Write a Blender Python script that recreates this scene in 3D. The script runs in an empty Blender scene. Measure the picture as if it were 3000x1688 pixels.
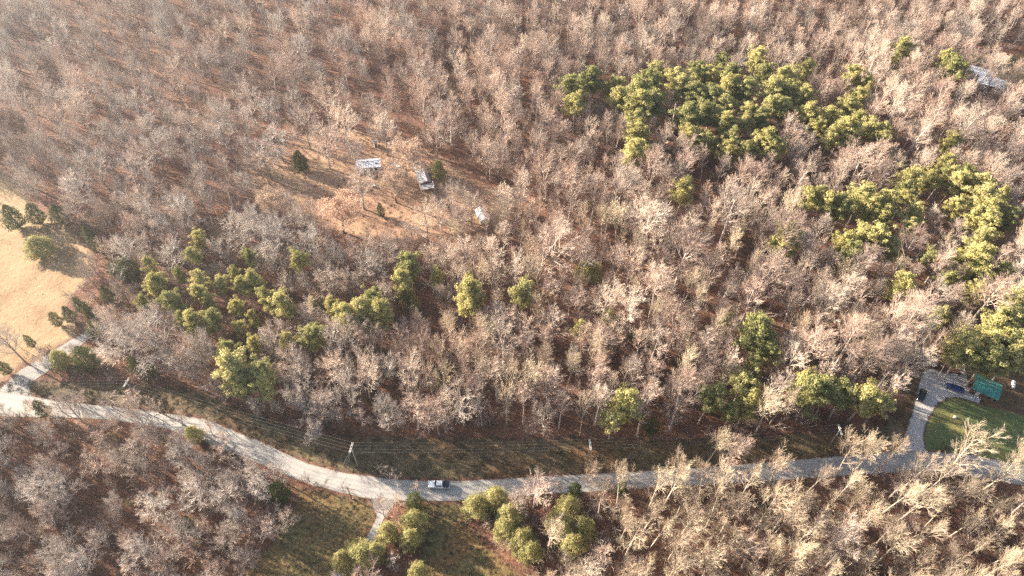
import bpy, math, random
import numpy as np
from mathutils import Vector

# ---------------------------------------------------------------- camera, sky, sun, exposure
scene = bpy.context.scene
col = scene.collection
FPX, CAM_H, PITCH = 2080.0, 180.0, math.radians(50)
cam_d = bpy.data.cameras.new("camera")
cam_d.sensor_width = 36.0
cam_d.lens = FPX / 3000.0 * 36.0
cam_d.clip_start = 1.0
cam_d.clip_end = 5000.0
cam = bpy.data.objects.new("camera", cam_d)
cam.location = (0, 0, CAM_H)
cam.rotation_euler = (math.radians(90) - PITCH, 0, 0)
col.objects.link(cam)
scene.camera = cam

SUN_EL, SUN_AZ = math.radians(18.5), math.radians(153.5)      # azimuth as angle from +X
world = bpy.data.worlds.new("World")
scene.world = world
world.use_nodes = True
wn = world.node_tree
wn.nodes.clear()
sky = wn.nodes.new("ShaderNodeTexSky")
sky.sky_type = 'NISHITA'
sky.sun_disc = False
sky.sun_elevation = SUN_EL
sky.sun_rotation = math.radians(90) - SUN_AZ
sky.altitude = 200
sky.air_density = 1.0
sky.dust_density = 1.5
bg = wn.nodes.new("ShaderNodeBackground")
bg.inputs[1].default_value = 0.06
wo = wn.nodes.new("ShaderNodeOutputWorld")
wn.links.new(sky.outputs[0], bg.inputs[0])
wn.links.new(bg.outputs[0], wo.inputs[0])

sun_d = bpy.data.lights.new("sun", 'SUN')
sun_d.energy = 5.0
sun_d.angle = math.radians(0.5)
sun_d.color = (1.0, 0.885, 0.735)
sun = bpy.data.objects.new("sun", sun_d)
to_sun = Vector((math.cos(SUN_EL) * math.cos(SUN_AZ), math.cos(SUN_EL) * math.sin(SUN_AZ), math.sin(SUN_EL)))
sun.rotation_euler = to_sun.to_track_quat('Z', 'Y').to_euler()
sun.location = (-150, 80, 120)
col.objects.link(sun)

scene.view_settings.view_transform = 'Standard'
scene.view_settings.look = 'None'
scene.view_settings.gamma = 1.0
scene.view_settings.use_curve_mapping = False
scene.view_settings.exposure = 2.4
scene.cycles.max_bounces = 5
scene.cycles.diffuse_bounces = 3
scene.cycles.glossy_bounces = 2
scene.cycles.transparent_max_bounces = 4
scene.cycles.volume_bounces = 0
scene.cycles.use_denoising = False
scene.cycles.use_adaptive_sampling = False

rng = np.random.default_rng(7)
random.seed(7)

# ---------------------------------------------------------------- where a spot of the place lies (from the survey of the photograph)
SP, CP = math.sin(PITCH), math.cos(PITCH)

def spot(u, v, z=0.0):
    a, b = (u - 1500) / FPX, (844 - v) / FPX
    d = (a, CP + b * SP, -SP + b * CP)
    t = (z - CAM_H) / d[2]
    return Vector((t * d[0], t * d[1], z))

def seen(x, y, z=0.0):
    zz = z - CAM_H
    zc = y * CP - zz * SP
    yc = y * SP + zz * CP
    return 1500 + FPX * x / zc, 844 - FPX * yc / zc, zc

def inside(px, py, poly):
    c = False
    n = len(poly)
    j = n - 1
    for i in range(n):
        xi, yi = poly[i]
        xj, yj = poly[j]
        if (yi > py) != (yj > py) and px < (xj - xi) * (py - yi) / (yj - yi) + xi:
            c = not c
        j = i
    return c

def edge_dist(px, py, poly):
    P = np.array(poly, float)
    Q = np.roll(P, -1, 0)
    d = Q - P
    t = np.clip(((px - P[:, 0]) * d[:, 0] + (py - P[:, 1]) * d[:, 1]) / (d ** 2).sum(1), 0, 1)
    return float(np.sqrt(((P[:, 0] + t * d[:, 0] - px) ** 2 + (P[:, 1] + t * d[:, 1] - py) ** 2).min()))

# ---------------------------------------------------------------- materials
def new_mat(name):
    m = bpy.data.materials.new(name)
    m.use_nodes = True
    nt = m.node_tree
    b = nt.nodes["Principled BSDF"]
    b.inputs["Roughness"].default_value = 0.85
    b.inputs["Specular IOR Level"].default_value = 0.2
    return m, nt, b

def nd(nt, t, **kw):
    n = nt.nodes.new(t)
    for k, v in kw.items():
        setattr(n, k, v)
    return n

def noise(nt, scale, detail=4, rough=0.6, coords="Object", dist=0.0):
    tc = nd(nt, "ShaderNodeTexCoord")
    n = nd(nt, "ShaderNodeTexNoise")
    n.inputs["Scale"].default_value = scale
    n.inputs["Detail"].default_value = detail
    n.inputs["Roughness"].default_value = rough
    n.inputs["Distortion"].default_value = dist
    nt.links.new(tc.outputs[coords], n.inputs["Vector"])
    return n

def ramp(nt, src, stops):
    r = nd(nt, "ShaderNodeValToRGB")
    e = r.color_ramp.elements
    while len(e) < len(stops):
        e.new(0.5)
    for i, (p, c) in enumerate(stops):
        e[i].position = p
        e[i].color = (c[0], c[1], c[2], 1)
    nt.links.new(src, r.inputs[0])
    return r

def mix(nt, fac, a, b, mode='MIX'):
    m = nd(nt, "ShaderNodeMix", data_type='RGBA', blend_type=mode)
    for sock, val in ((m.inputs[0], fac), (m.inputs[6], a), (m.inputs[7], b)):
        if isinstance(val, (int, float)):
            sock.default_value = val
        elif isinstance(val, tuple):
            sock.default_value = (val[0], val[1], val[2], 1)
        else:
            nt.links.new(val, sock)
    return m.outputs[2]

def bump(nt, b, h, strength=0.5, dist=0.1):
    n = nd(nt, "ShaderNodeBump")
    n.inputs["Strength"].default_value = strength
    n.inputs["Distance"].default_value = dist
    nt.links.new(h, n.inputs["Height"])
    nt.links.new(n.outputs[0], b.inputs["Normal"])

def surface(name, small, big=None, s_scale=3.0, b_scale=0.05, relief=0.0, rough=0.9, r_scale=None, edge=None):
    """two-scale noise colour; small / big = lists of colour stops"""
    m, nt, b = new_mat(name)
    n1 = noise(nt, s_scale, 6, 0.7)
    c = ramp(nt, n1.outputs[0], small).outputs[0]
    if big:
        n2 = noise(nt, b_scale, 5, 0.6, dist=0.6)
        r2 = ramp(nt, n2.outputs[0], big)
        c = mix(nt, 1.0, c, r2.outputs[0], 'MULTIPLY')
    if edge:
        at = nd(nt, "ShaderNodeAttribute", attribute_name="edge")
        n3 = noise(nt, 0.9, 5, 0.7)
        add = nd(nt, "ShaderNodeMath", operation='ADD')
        nt.links.new(at.outputs["Fac"], add.inputs[0])
        nt.links.new(n3.outputs[0], add.inputs[1])
        r3 = ramp(nt, add.outputs[0], [(0.62, (1, 1, 1)), (0.95, (0, 0, 0))])
        c = mix(nt, r3.outputs[0], c, edge)
    nt.links.new(c, b.inputs["Base Color"])
    b.inputs["Roughness"].default_value = rough
    if relief:
        n4 = noise(nt, r_scale or s_scale, 5, 0.7)
        bump(nt, b, n4.outputs[0], relief, 0.4)
    return m

def plain(name, c, rough=0.6, metal=0.0, var=0.12, scale=4.0, spec=0.3):
    m, nt, b = new_mat(name)
    n = noise(nt, scale, 4)
    lo = tuple(x * (1 - var) for x in c)
    hi = tuple(min(1, x * (1 + var)) for x in c)
    r = ramp(nt, n.outputs[0], [(0.3, lo), (0.7, hi)])
    nt.links.new(r.outputs[0], b.inputs["Base Color"])
    b.inputs["Roughness"].default_value = rough
    b.inputs["Metallic"].default_value = metal
    b.inputs["Specular IOR Level"].default_value = spec
    return m

def tree_mat(name, tones, rough=0.9, patch=0.5, trans=0.0, pscale=0.6):
    """tones vary from tree to tree (object random) and a little inside each tree"""
    m, nt, b = new_mat(name)
    oi = nd(nt, "ShaderNodeObjectInfo")
    k = len(tones)
    r = ramp(nt, oi.outputs["Random"], [((i + 0.5) / k, t) for i, t in enumerate(tones)])
    n = noise(nt, pscale, 4, 0.7)
    g = ramp(nt, n.outputs[0], [(0.3, (1 - patch,) * 3), (0.7, (1 + patch * 0.5,) * 3)])
    c = mix(nt, 1.0, r.outputs[0], g.outputs[0], 'MULTIPLY')
    nt.links.new(c, b.inputs["Base Color"])
    b.inputs["Roughness"].default_value = rough
    if trans:
        out = nt.nodes["Material Output"]
        tr = nd(nt, "ShaderNodeBsdfTranslucent")
        nt.links.new(c, tr.inputs["Color"])
        mx = nd(nt, "ShaderNodeMixShader")
        mx.inputs[0].default_value = trans
        nt.links.new(b.outputs[0], mx.inputs[1])
        nt.links.new(tr.outputs[0], mx.inputs[2])
        nt.links.new(mx.outputs[0], out.inputs["Surface"])
    return m

M = {}
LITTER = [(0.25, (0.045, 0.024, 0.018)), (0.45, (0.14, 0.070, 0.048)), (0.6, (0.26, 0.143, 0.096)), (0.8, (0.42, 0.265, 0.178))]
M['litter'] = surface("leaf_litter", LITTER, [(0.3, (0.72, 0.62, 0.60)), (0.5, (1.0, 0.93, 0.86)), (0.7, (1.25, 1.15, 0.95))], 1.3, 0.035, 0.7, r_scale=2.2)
M['clearing'] = surface("clearing_leaves", [(0.25, (0.17, 0.10, 0.068)), (0.45, (0.33, 0.215, 0.145)), (0.6, (0.44, 0.305, 0.20)), (0.8, (0.55, 0.42, 0.28))],
                        [(0.3, (0.62, 0.52, 0.50)), (0.5, (0.95, 0.85, 0.8)), (0.7, (1.15, 1.15, 1.0))], 1.6, 0.11, 0.6, edge=(0.15, 0.082, 0.054))
M['field'] = surface("dry_field_grass", [(0.3, (0.27, 0.18, 0.10)), (0.5, (0.31, 0.215, 0.125)), (0.7, (0.35, 0.25, 0.15))],
                     [(0.35, (0.72, 0.60, 0.52)), (0.48, (0.98, 0.92, 0.86)), (0.62, (1.1, 1.1, 1.05))], 0.9, 0.06, 0.6, r_scale=0.45, edge=(0.22, 0.135, 0.085))
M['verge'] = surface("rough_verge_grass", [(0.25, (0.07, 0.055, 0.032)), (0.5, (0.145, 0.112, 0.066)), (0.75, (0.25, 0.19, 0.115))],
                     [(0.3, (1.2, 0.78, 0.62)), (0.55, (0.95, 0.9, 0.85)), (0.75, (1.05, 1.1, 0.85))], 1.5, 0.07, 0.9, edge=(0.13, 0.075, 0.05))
M['lawn'] = surface("green_lawn", [(0.3, (0.075, 0.10, 0.042)), (0.5, (0.12, 0.15, 0.062)), (0.7, (0.20, 0.20, 0.095))],
                    [(0.35, (0.85, 1.0, 0.9)), (0.52, (1.1, 1.0, 0.9)), (0.68, (2.2, 1.55, 1.2))], 1.3, 0.075, 0.5, edge=(0.10, 0.08, 0.04))
M['yard'] = surface("patchy_yard_grass", [(0.25, (0.075, 0.055, 0.03)), (0.5, (0.165, 0.12, 0.065)), (0.75, (0.30, 0.205, 0.115))],
                    [(0.35, (0.78, 0.95, 0.75)), (0.6, (1.15, 0.95, 0.75))], 1.2, 0.06, 0.7, edge=(0.15, 0.085, 0.05))
M['gravel'] = surface("gravel", [(0.3, (0.45, 0.42, 0.395)), (0.5, (0.50, 0.47, 0.445)), (0.7, (0.55, 0.52, 0.49))],
                      [(0.3, (0.8, 0.76, 0.72)), (0.6, (1.05, 1.03, 1.0))], 3.0, 0.25, 0.5, edge=(0.2, 0.16, 0.11))
M['lane'] = surface("lane_gravel", [(0.3, (0.26, 0.245, 0.23)), (0.5, (0.32, 0.305, 0.285)), (0.7, (0.38, 0.36, 0.34))], [(0.35, (0.75, 0.72, 0.7)), (0.6, (1.05, 1.03, 1.0))], 2.0, 0.2, 0.3, edge=(0.2, 0.16, 0.11))
M['concrete'] = plain("concrete", (0.42, 0.40, 0.38), 0.9)

def road_mat():
    m, nt, b = new_mat("worn_asphalt")
    n1 = noise(nt, 6.0, 6, 0.75)
    c = ramp(nt, n1.outputs[0], [(0.3, (0.335, 0.31, 0.28)), (0.7, (0.405, 0.375, 0.34))]).outputs[0]
    n2 = noise(nt, 0.12, 5, 0.65)
    c = mix(nt, 1.0, c, ramp(nt, n2.outputs[0], [(0.35, (0.78, 0.78, 0.80)), (0.48, (0.98, 0.98, 0.98)), (0.7, (1.08, 1.07, 1.05))]).outputs[0], 'MULTIPLY')
    at = nd(nt, "ShaderNodeAttribute", attribute_name="across")
    tr = ramp(nt, at.outputs["Fac"], [(0.0, (0.72, 0.66, 0.6)), (0.07, (0.95, 0.94, 0.92)), (0.18, (1.02, 1.02, 1.02)), (0.29, (0.84, 0.84, 0.85)), (0.42, (1.04, 1.04, 1.03)), (0.5, (0.93, 0.93, 0.93)), (0.58, (1.04, 1.04, 1.03)),
                                    (0.71, (0.84, 0.84, 0.85)), (0.82, (1.02, 1.02, 1.02)), (0.93, (0.95, 0.94, 0.92)), (1.0, (0.72, 0.66, 0.6))])
    c = mix(nt, 1.0, c, tr.outputs[0], 'MULTIPLY')
    nt.links.new(c, b.inputs["Base Color"])
    b.inputs["Roughness"].default_value = 0.85
    bump(nt, b, n1.outputs[0], 0.25, 0.05)
    return m
M['road'] = road_mat()

M['bark'] = tree_mat("bark", [(0.34, 0.275, 0.235), (0.46, 0.385, 0.325), (0.56, 0.48, 0.41), (0.38, 0.30, 0.255)], patch=0.3)
M['twig'] = tree_mat("twigs", [(0.575, 0.435, 0.345), (0.43, 0.345, 0.285), (0.69, 0.555, 0.44), (0.47, 0.33, 0.26), (0.63, 0.525, 0.42), (0.56, 0.41, 0.325), (0.32, 0.235, 0.19)], patch=0.25)
M['grey_twig'] = tree_mat("grey_twigs", [(0.52, 0.44, 0.375), (0.44, 0.375, 0.32), (0.62, 0.54, 0.465), (0.54, 0.43, 0.35), (0.38, 0.31, 0.26)], patch=0.25)
M['grey_bark'] = tree_mat("grey_bark", [(0.26, 0.22, 0.18), (0.34, 0.29, 0.25), (0.21, 0.175, 0.145)], patch=0.3)
M['straw_twig'] = tree_mat("straw_twigs", [(0.53, 0.43, 0.30), (0.40, 0.315, 0.225), (0.62, 0.51, 0.365), (0.46, 0.35, 0.25), (0.31, 0.24, 0.18)], patch=0.25)
M['straw_bark'] = tree_mat("straw_bark", [(0.46, 0.385, 0.29), (0.52, 0.44, 0.335), (0.38, 0.315, 0.245)], patch=0.25)
M['brush'] = tree_mat("brush_twigs", [(0.13, 0.078, 0.06), (0.18, 0.13, 0.105), (0.16, 0.08, 0.06), (0.09, 0.065, 0.056), (0.20, 0.15, 0.12)], patch=0.4)
M['dark_bark'] = tree_mat("dark_bark", [(0.12, 0.09, 0.07), (0.17, 0.13, 0.10)], patch=0.3)
M['pine'] = tree_mat("pine_needles", [(0.40, 0.36, 0.135), (0.50, 0.44, 0.175), (0.45, 0.395, 0.15), (0.55, 0.48, 0.21), (0.36, 0.335, 0.135), (0.29, 0.28, 0.11)], patch=0.4, trans=0.28)
M['cedar'] = tree_mat("cedar_sprays", [(0.07, 0.085, 0.028), (0.11, 0.11, 0.042), (0.085, 0.10, 0.03)], patch=0.4, trans=0.2)
M['olive'] = tree_mat("olive_sprays", [(0.42, 0.375, 0.16), (0.37, 0.335, 0.14)], patch=0.3, trans=0.38)
M['tan_leaf'] = tree_mat("dead_tan_leaves", [(0.52, 0.36, 0.26), (0.48, 0.35, 0.26)], patch=0.3, trans=0.3)
M['orange_leaf'] = tree_mat('dead_orange_leaves', [(0.62, 0.40, 0.27), (0.60, 0.39, 0.27)], patch=0.25, trans=0.3)
M['red_leaf'] = tree_mat("dead_red_leaves", [(0.22, 0.10, 0.07), (0.28, 0.13, 0.085)], patch=0.4, trans=0.2)
M['grass'] = tree_mat("grass_blades", [(0.13, 0.105, 0.055), (0.20, 0.165, 0.09), (0.25, 0.175, 0.10), (0.12, 0.115, 0.055)], patch=0.3)
M['wood'] = plain("weathered_wood", (0.30, 0.25, 0.20), 0.85, var=0.3)
M['pale_wood'] = plain("bleached_wood", (0.52, 0.48, 0.44), 0.8, var=0.15)
M['wire'] = plain("aluminium_wire", (0.30, 0.29, 0.28), 0.7, 0.0)
M['ceramic'] = plain("ceramic", (0.7, 0.7, 0.68), 0.3, spec=0.5)
M['white_metal'] = plain("white_roof_metal", (0.66, 0.67, 0.70), 0.5, var=0.12, scale=1.2)
M['grey_metal'] = plain("grey_roof_metal", (0.36, 0.355, 0.36), 0.5, var=0.35, scale=0.7)
M['green_metal'] = plain("green_roof_metal", (0.07, 0.27, 0.215), 0.42, var=0.22, scale=0.8, spec=0.5)
M['white_wall'] = plain("white_siding", (0.62, 0.60, 0.57), 0.7)
M['brown_wall'] = plain("brown_siding", (0.16, 0.085, 0.055), 0.8, var=0.3)
M['cream_wall'] = plain("cream_siding", (0.55, 0.54, 0.40), 0.7)
M['dark_roof'] = plain("dark_shingle", (0.10, 0.10, 0.11), 0.85, var=0.3)
M['glass'] = plain("window_glass", (0.012, 0.015, 0.02), 0.2, spec=0.25)
M['white_paint'] = plain("white_car_paint", (0.70, 0.71, 0.73), 0.28, var=0.03, spec=0.5)
M['black_paint'] = plain("black_car_paint", (0.02, 0.03, 0.036), 0.2, var=0.1, spec=0.6)
M['blue_paint'] = plain("blue_car_paint", (0.015, 0.055, 0.20), 0.2, var=0.1, spec=0.6)
M['bed_cover'] = plain("dark_bed_cover", (0.018, 0.026, 0.04), 0.5, spec=0.4)
M['rubber'] = plain("rubber", (0.02, 0.02, 0.02), 0.8)
M['steel'] = plain("steel", (0.5, 0.5, 0.5), 0.35, 0.8)
M['lamp_clear'] = plain("clear_lamp", (0.7, 0.7, 0.68), 0.15, spec=0.6)
M['lamp_red'] = plain("red_lamp", (0.35, 0.02, 0.02), 0.2, spec=0.6)
M['tank'] = plain("white_tank_paint", (0.75, 0.75, 0.74), 0.4, var=0.05)
M['rust'] = plain("rusty_steel", (0.16, 0.10, 0.07), 0.8, var=0.4)

# ---------------------------------------------------------------- mesh helpers
def mesh(name, V, F, mat, smooth=False, attrs=None):
    me = bpy.data.meshes.new(name)
    me.from_pydata([tuple(v) for v in V], [], [tuple(f) for f in F])
    me.materials.append(mat)
    if smooth:
        me.polygons.foreach_set("use_smooth", [True] * len(me.polygons))
    for k, vals in (attrs or {}).items():
        a = me.attributes.new(k, 'FLOAT', 'POINT')
        a.data.foreach_set("value", [float(x) for x in vals])
    me.update()
    return me

def link(name, me, parent=None, loc=(0, 0, 0), rz=0.0, sc=None, **props):
    o = bpy.data.objects.new(name, me)
    col.objects.link(o)
    o.location = loc
    o.rotation_euler = (0, 0, rz)
    if sc is not None:
        o.scale = sc
    o.parent = parent
    for k, v in props.items():
        if v:
            o[k] = v
    return o

class MB:
    """collects simple solids, then links them as one object"""
    def __init__(s):
        s.V, s.F = [], []
    def add(s, V, F):
        k = len(s.V)
        s.V += [tuple(v) for v in V]
        s.F += [tuple(i + k for i in f) for f in F]
        return s
    def box(s, x0, x1, y0, y1, z0, z1):
        V = [(x, y, z) for z in (z0, z1) for y in (y0, y1) for x in (x0, x1)]
        return s.add(V, [(0, 2, 3, 1), (4, 5, 7, 6), (0, 1, 5, 4), (2, 6, 7, 3), (0, 4, 6, 2), (1, 3, 7, 5)])
    def tube(s, a, b, r0, r1=None, n=8):
        r1 = r0 if r1 is None else r1
        a, b = Vector(a), Vector(b)
        d = (b - a).normalized()
        u = d.cross(Vector((0, 0, 1) if abs(d.z) < 0.9 else (1, 0, 0))).normalized()
        w = d.cross(u)
        V = []
        for p, r in ((a, r0), (b, r1)):
            for i in range(n):
                t = 2 * math.pi * i / n
                V.append(p + (u * math.cos(t) + w * math.sin(t)) * r)
        F = [(i, (i + 1) % n, n + (i + 1) % n, n + i) for i in range(n)]
        F += [tuple(range(n - 1, -1, -1)), tuple(range(n, 2 * n))]
        return s.add(V, F)
    def loft(s, rings, cap=True):
        n = len(rings[0])
        V = [p for r in rings for p in r]
        F = []
        for k in range(len(rings) - 1):
            for i in range(n):
                j = (i + 1) % n
                F.append((k * n + i, k * n + j, (k + 1) * n + j, (k + 1) * n + i))
        if cap:
            F.append(tuple(range(n - 1, -1, -1)))
            F.append(tuple(range((len(rings) - 1) * n, len(rings) * n)))
        return s.add(V, F)
    def build(s, name, mat, parent=None, smooth=False, **kw):
        return link(name, mesh(name, s.V, s.F, mat, smooth), parent, **kw)

def empty(name, loc, rz=0.0, **props):
    o = bpy.data.objects.new(name, None)
    col.objects.link(o)
    o.location = loc
    o.rotation_euler = (0, 0, rz)
    for k, v in props.items():
        o[k] = v
    return o

# ---------------------------------------------------------------- ground and its sheets
def spline(pts, step=1.5):
    P = [Vector((p[0], p[1], 0)) for p in pts]
    out = []
    for i in range(len(P) - 1):
        p0, p1, p2, p3 = P[max(i - 1, 0)], P[i], P[i + 1], P[min(i + 2, len(P) - 1)]
        n = max(1, int((p2 - p1).length / step))
        for k in range(n):
            t = k / n
            out.append(0.5 * ((2 * p1) + (p2 - p0) * t + (2 * p0 - 5 * p1 + 4 * p2 - p3) * t * t + (3 * p1 - p0 - 3 * p2 + p3) * t ** 3))
    out.append(P[-1])
    return out

def grd(pts):
    return [tuple(spot(u, v).xy) for u, v in pts]

def sheet(name, poly, mat, z, label, cell=0.8, wob=0.8, soft=3.0, kind='structure', cat=None):
    xs = [p[0] for p in poly]
    ys = [p[1] for p in poly]
    x0, x1, y0, y1 = min(xs), max(xs), min(ys), max(ys)
    nx, ny = int((x1 - x0) / cell) + 2, int((y1 - y0) / cell) + 2
    ok, V, F, E, idx = {}, [], [], [], {}
    gr = np.random.default_rng(int(abs(x0 * 13 + y0 * 7)))
    ph = gr.random(6) * 6
    def vert(i, j):
        if (i, j) not in idx:
            idx[(i, j)] = len(V)
            x, y = x0 + i * cell, y0 + j * cell
            V.append((x + gr.uniform(-.3, .3) * cell, y + gr.uniform(-.3, .3) * cell, z))
            E.append(min(1.0, edge_dist(x, y, poly) / soft) if inside(x, y, poly) else 0.0)
        return idx[(i, j)]
    for i in range(nx):
        for j in range(ny):
            x, y = x0 + (i + .5) * cell, y0 + (j + .5) * cell
            xx = x + wob * (math.sin(x * .9 + y * .5 + ph[0]) + .6 * math.sin(y * 2.1 - x * .7 + ph[1]))
            yy = y + wob * (math.sin(y * .8 - x * .6 + ph[2]) + .6 * math.sin(x * 2.3 + y * .4 + ph[3]))
            if inside(xx, yy, poly):
                F.append((vert(i, j), vert(i + 1, j), vert(i + 1, j + 1), vert(i, j + 1)))
    me = mesh(name, V, F, mat, attrs={'edge': E})
    return link(name, me, kind=kind, label=label, category=cat)

n = 60
gv = [(-900 + 1800 * i / n, -700 + 1800 * j / n, 0) for j in range(n + 1) for i in range(n + 1)]
gf = [(j * (n + 1) + i, j * (n + 1) + i + 1, (j + 1) * (n + 1) + i + 1, (j + 1) * (n + 1) + i) for j in range(n) for i in range(n)]
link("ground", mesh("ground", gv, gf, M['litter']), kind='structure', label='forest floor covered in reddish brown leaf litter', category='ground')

ROAD_T = [(-420, 1120), (-200, 1132), (0, 1146), (155, 1172), (388, 1199), (583, 1226), (660, 1253), (777, 1300), (893, 1354), (1000, 1384), (1097, 1397), (1194, 1407), (1311, 1410),
          (1388, 1407), (1505, 1401), (1622, 1394), (1738, 1389), (1855, 1383), (2000, 1374), (2155, 1361), (2272, 1353), (2427, 1340), (2560, 1328), (2660, 1323), (2816, 1329), (2893, 1343), (3000, 1364), (3200, 1412), (3420, 1476)]
ROAD_B = [(-420, 1190), (-200, 1204), (0, 1220), (175, 1224), (311, 1230), (466, 1252), (544, 1278), (622, 1308), (719, 1342), (816, 1383), (893, 1414), (1000, 1444), (1078, 1461), (1155, 1467),
          (1272, 1468), (1369, 1465), (1466, 1459), (1583, 1451), (1699, 1443), (1855, 1433), (2000, 1424), (2221, 1412), (2300, 1406), (2450, 1396), (2583, 1387), (2700, 1386), (2816, 1397), (2932, 1412), (3060, 1436), (3200, 1472), (3420, 1536)]
road_poly = grd(ROAD_T) + grd(ROAD_B)[::-1]

def strip(name, A, B, mat, z, label, cat, na=8, jit=0.12):
    a, b = spline(grd(A)), spline(grd(B))
    n = max(len(a), len(b))
    def rs(p):
        L = [0]
        for i in range(1, len(p)):
            L.append(L[-1] + (p[i] - p[i - 1]).length)
        out = []
        for k in range(n):
            t = L[-1] * k / (n - 1)
            i = min(int(np.searchsorted(L, t)), len(p) - 1)
            i = max(i, 1)
            f = (t - L[i - 1]) / max(L[i] - L[i - 1], 1e-6)
            out.append(p[i - 1].lerp(p[i], f))
        return out
    a, b = rs(a), rs(b)
    V, F, at = [], [], []
    for k in range(n):
        for i in range(na + 1):
            t = i / na
            p = a[k].lerp(b[k], t)
            j = random.uniform(-jit, jit) if i in (0, na) else 0
            V.append((p.x, p.y + j, z))
            at.append(t)
    for k in range(n - 1):
        for i in range(na):
            q = k * (na + 1) + i
            F.append((q, q + na + 1, q + na + 2, q + 1))
    me = mesh(name, V, F, mat, attrs={'across': at, 'edge': [min(t, 1 - t) * 8 for t in at]})
    return link(name, me, kind='structure', label=label, category=cat)

FIELD = [(-700, 480), (-200, 490), (0, 500), (60, 545), (95, 600), (200, 660), (262, 720), (280, 780), (245, 835), (215, 868), (190, 900), (230, 960), (215, 990), (130, 1040), (60, 1072), (5, 1118), (-60, 1125), (-700, 1080)]
CLEARING = [(690, 470), (760, 430), (870, 400), (930, 370), (1060, 372), (1150, 400), (1290, 440), (1380, 520), (1500, 570), (1520, 640), (1440, 680), (1300, 700), (1180, 712), (1050, 700), (960, 680), (860, 640), (760, 590), (700, 540)]
EDGE = [(-400, 1085), (-60, 1125), (110, 1115), (350, 1122), (560, 1140), (680, 1183), (816, 1236), (900, 1262), (1000, 1276), (1155, 1276), (1330, 1278), (1544, 1280), (1738, 1280), (2000, 1288), (2194, 1280), (2440, 1262), (2583, 1250), (2630, 1185), (2680, 1080), (2722, 1072)]
VERGE = EDGE + [(2700, 1092), (2680, 1181), (2658, 1256), (2646, 1290)] + [(u, v - 1) for u, v in ROAD_T if -420 < u < 2650][::-1]
LAWN = [(2711, 1322), (2705, 1283), (2711, 1246), (2726, 1215), (2750, 1181), (2774, 1167), (2805, 1164), (2842, 1174), (2867, 1182), (3000, 1212), (3300, 1290), (3300, 1440), (3000, 1364), (2893, 1343), (2816, 1329)]
YARD_R = [(2820, 1060), (2950, 1040), (3300, 1040), (3300, 1290), (3000, 1212), (2867, 1182), (2873, 1167), (2837, 1147), (2829, 1097)]
YARD_B = [(874, 1425), (1000, 1447), (1096, 1470), (1107, 1513), (1093, 1537), (1072, 1578), (1040, 1620), (970, 1700), (900, 1790), (640, 1790), (720, 1660), (790, 1590), (850, 1500)]
YARD_C = [(1154, 1470), (1272, 1470), (1368, 1468), (1372, 1525), (1425, 1590), (1500, 1660), (1640, 1790), (1120, 1790), (1180, 1700), (1230, 1600), (1240, 1540)]
DRIVE_R = [(2701, 1089), (2680, 1181), (2658, 1256), (2644, 1290), (2632, 1330), (2728, 1330), (2711, 1318), (2705, 1283), (2711, 1246), (2726, 1215), (2750, 1181), (2774, 1167), (2805, 1164), (2842, 1172), (2850, 1150), (2837, 1121), (2829, 1097), (2834, 1070), (2820, 1067), (2810, 1094), (2781, 1093), (2745, 1085), (2726, 1080)]
YARD_T = [(2820, 150), (2880, 158), (2960, 160), (3100, 150), (3300, 160), (3300, 330), (3080, 330), (2960, 260), (2860, 205)]
DL_A = [(-30, 1160), (15, 1125), (62, 1082), (128, 1046), (186, 1009), (248, 974), (330, 930)]
DL_B = [(100, 1170), (88, 1128), (144, 1087), (190, 1050), (240, 1010), (272, 985), (345, 945)]
DB_A = [(1085, 1460), (1097, 1498), (1105, 1513), (1093, 1537), (1072, 1578), (1035, 1625), (985, 1675), (900, 1760)]
DB_B = [(1165, 1462), (1144, 1494), (1126, 1517), (1113, 1545), (1099, 1580), (1066, 1630), (1015, 1685), (935, 1770)]

sheet("clearing", grd(CLEARING), M['clearing'], 0.012, 'open ground of orange leaves and dry grass around the grey roofed house', cat='clearing', wob=1.4, soft=6)
sheet("field", grd(FIELD), M['field'], 0.016, 'tan dry grass field at the left edge', cat='field', wob=0.6, soft=4)
sheet("verge", grd(VERGE), M['verge'], 0.02, 'rough olive and brown grass strip between the road and the woods', cat='verge', wob=0.5, soft=2.5)
sheet("lawn", grd(LAWN), M['lawn'], 0.024, 'green lawn inside the curve of the gravel driveway', cat='lawn', wob=0.3, soft=1.2)
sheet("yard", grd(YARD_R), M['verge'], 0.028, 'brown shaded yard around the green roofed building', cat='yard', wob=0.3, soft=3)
sheet("yard", grd(YARD_B), M['yard'], 0.018, 'green and brown grass left of the narrow gravel track below the road', cat='yard', wob=0.6, soft=3)
sheet("yard", grd(YARD_C), M['yard'], 0.022, 'leaf strewn grass striped by long shadows right of the narrow gravel track', cat='yard', wob=0.6, soft=3)
sheet("yard", grd(YARD_T), M['yard'], 0.026, 'grassy opening behind the white roofed house at the top right', cat='yard', wob=0.6, soft=3)
strip("driveway", DL_A, DL_B, M['lane'], 0.04, 'pale gravel lane leaving the road at the far left', 'driveway', jit=0.3)
strip("driveway", DB_A, DB_B, M['lane'], 0.04, 'narrow gravel track leaving the road at the bottom centre', 'driveway', jit=0.3)
sheet("driveway", grd(DRIVE_R), M['gravel'], 0.036, 'wide pale gravel driveway with parked cars beside the green roofed building', cat='driveway', cell=0.5, wob=0.15, soft=0.6)
strip("road", ROAD_T, ROAD_B, M['road'], 0.06, 'pale worn asphalt country road curving along the woods', 'road', jit=0.15)
pa = [spot(*p) for p in ((2828, 1150), (2874, 1164), (2868, 1181), (2824, 1168))]
mb = MB()
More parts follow.
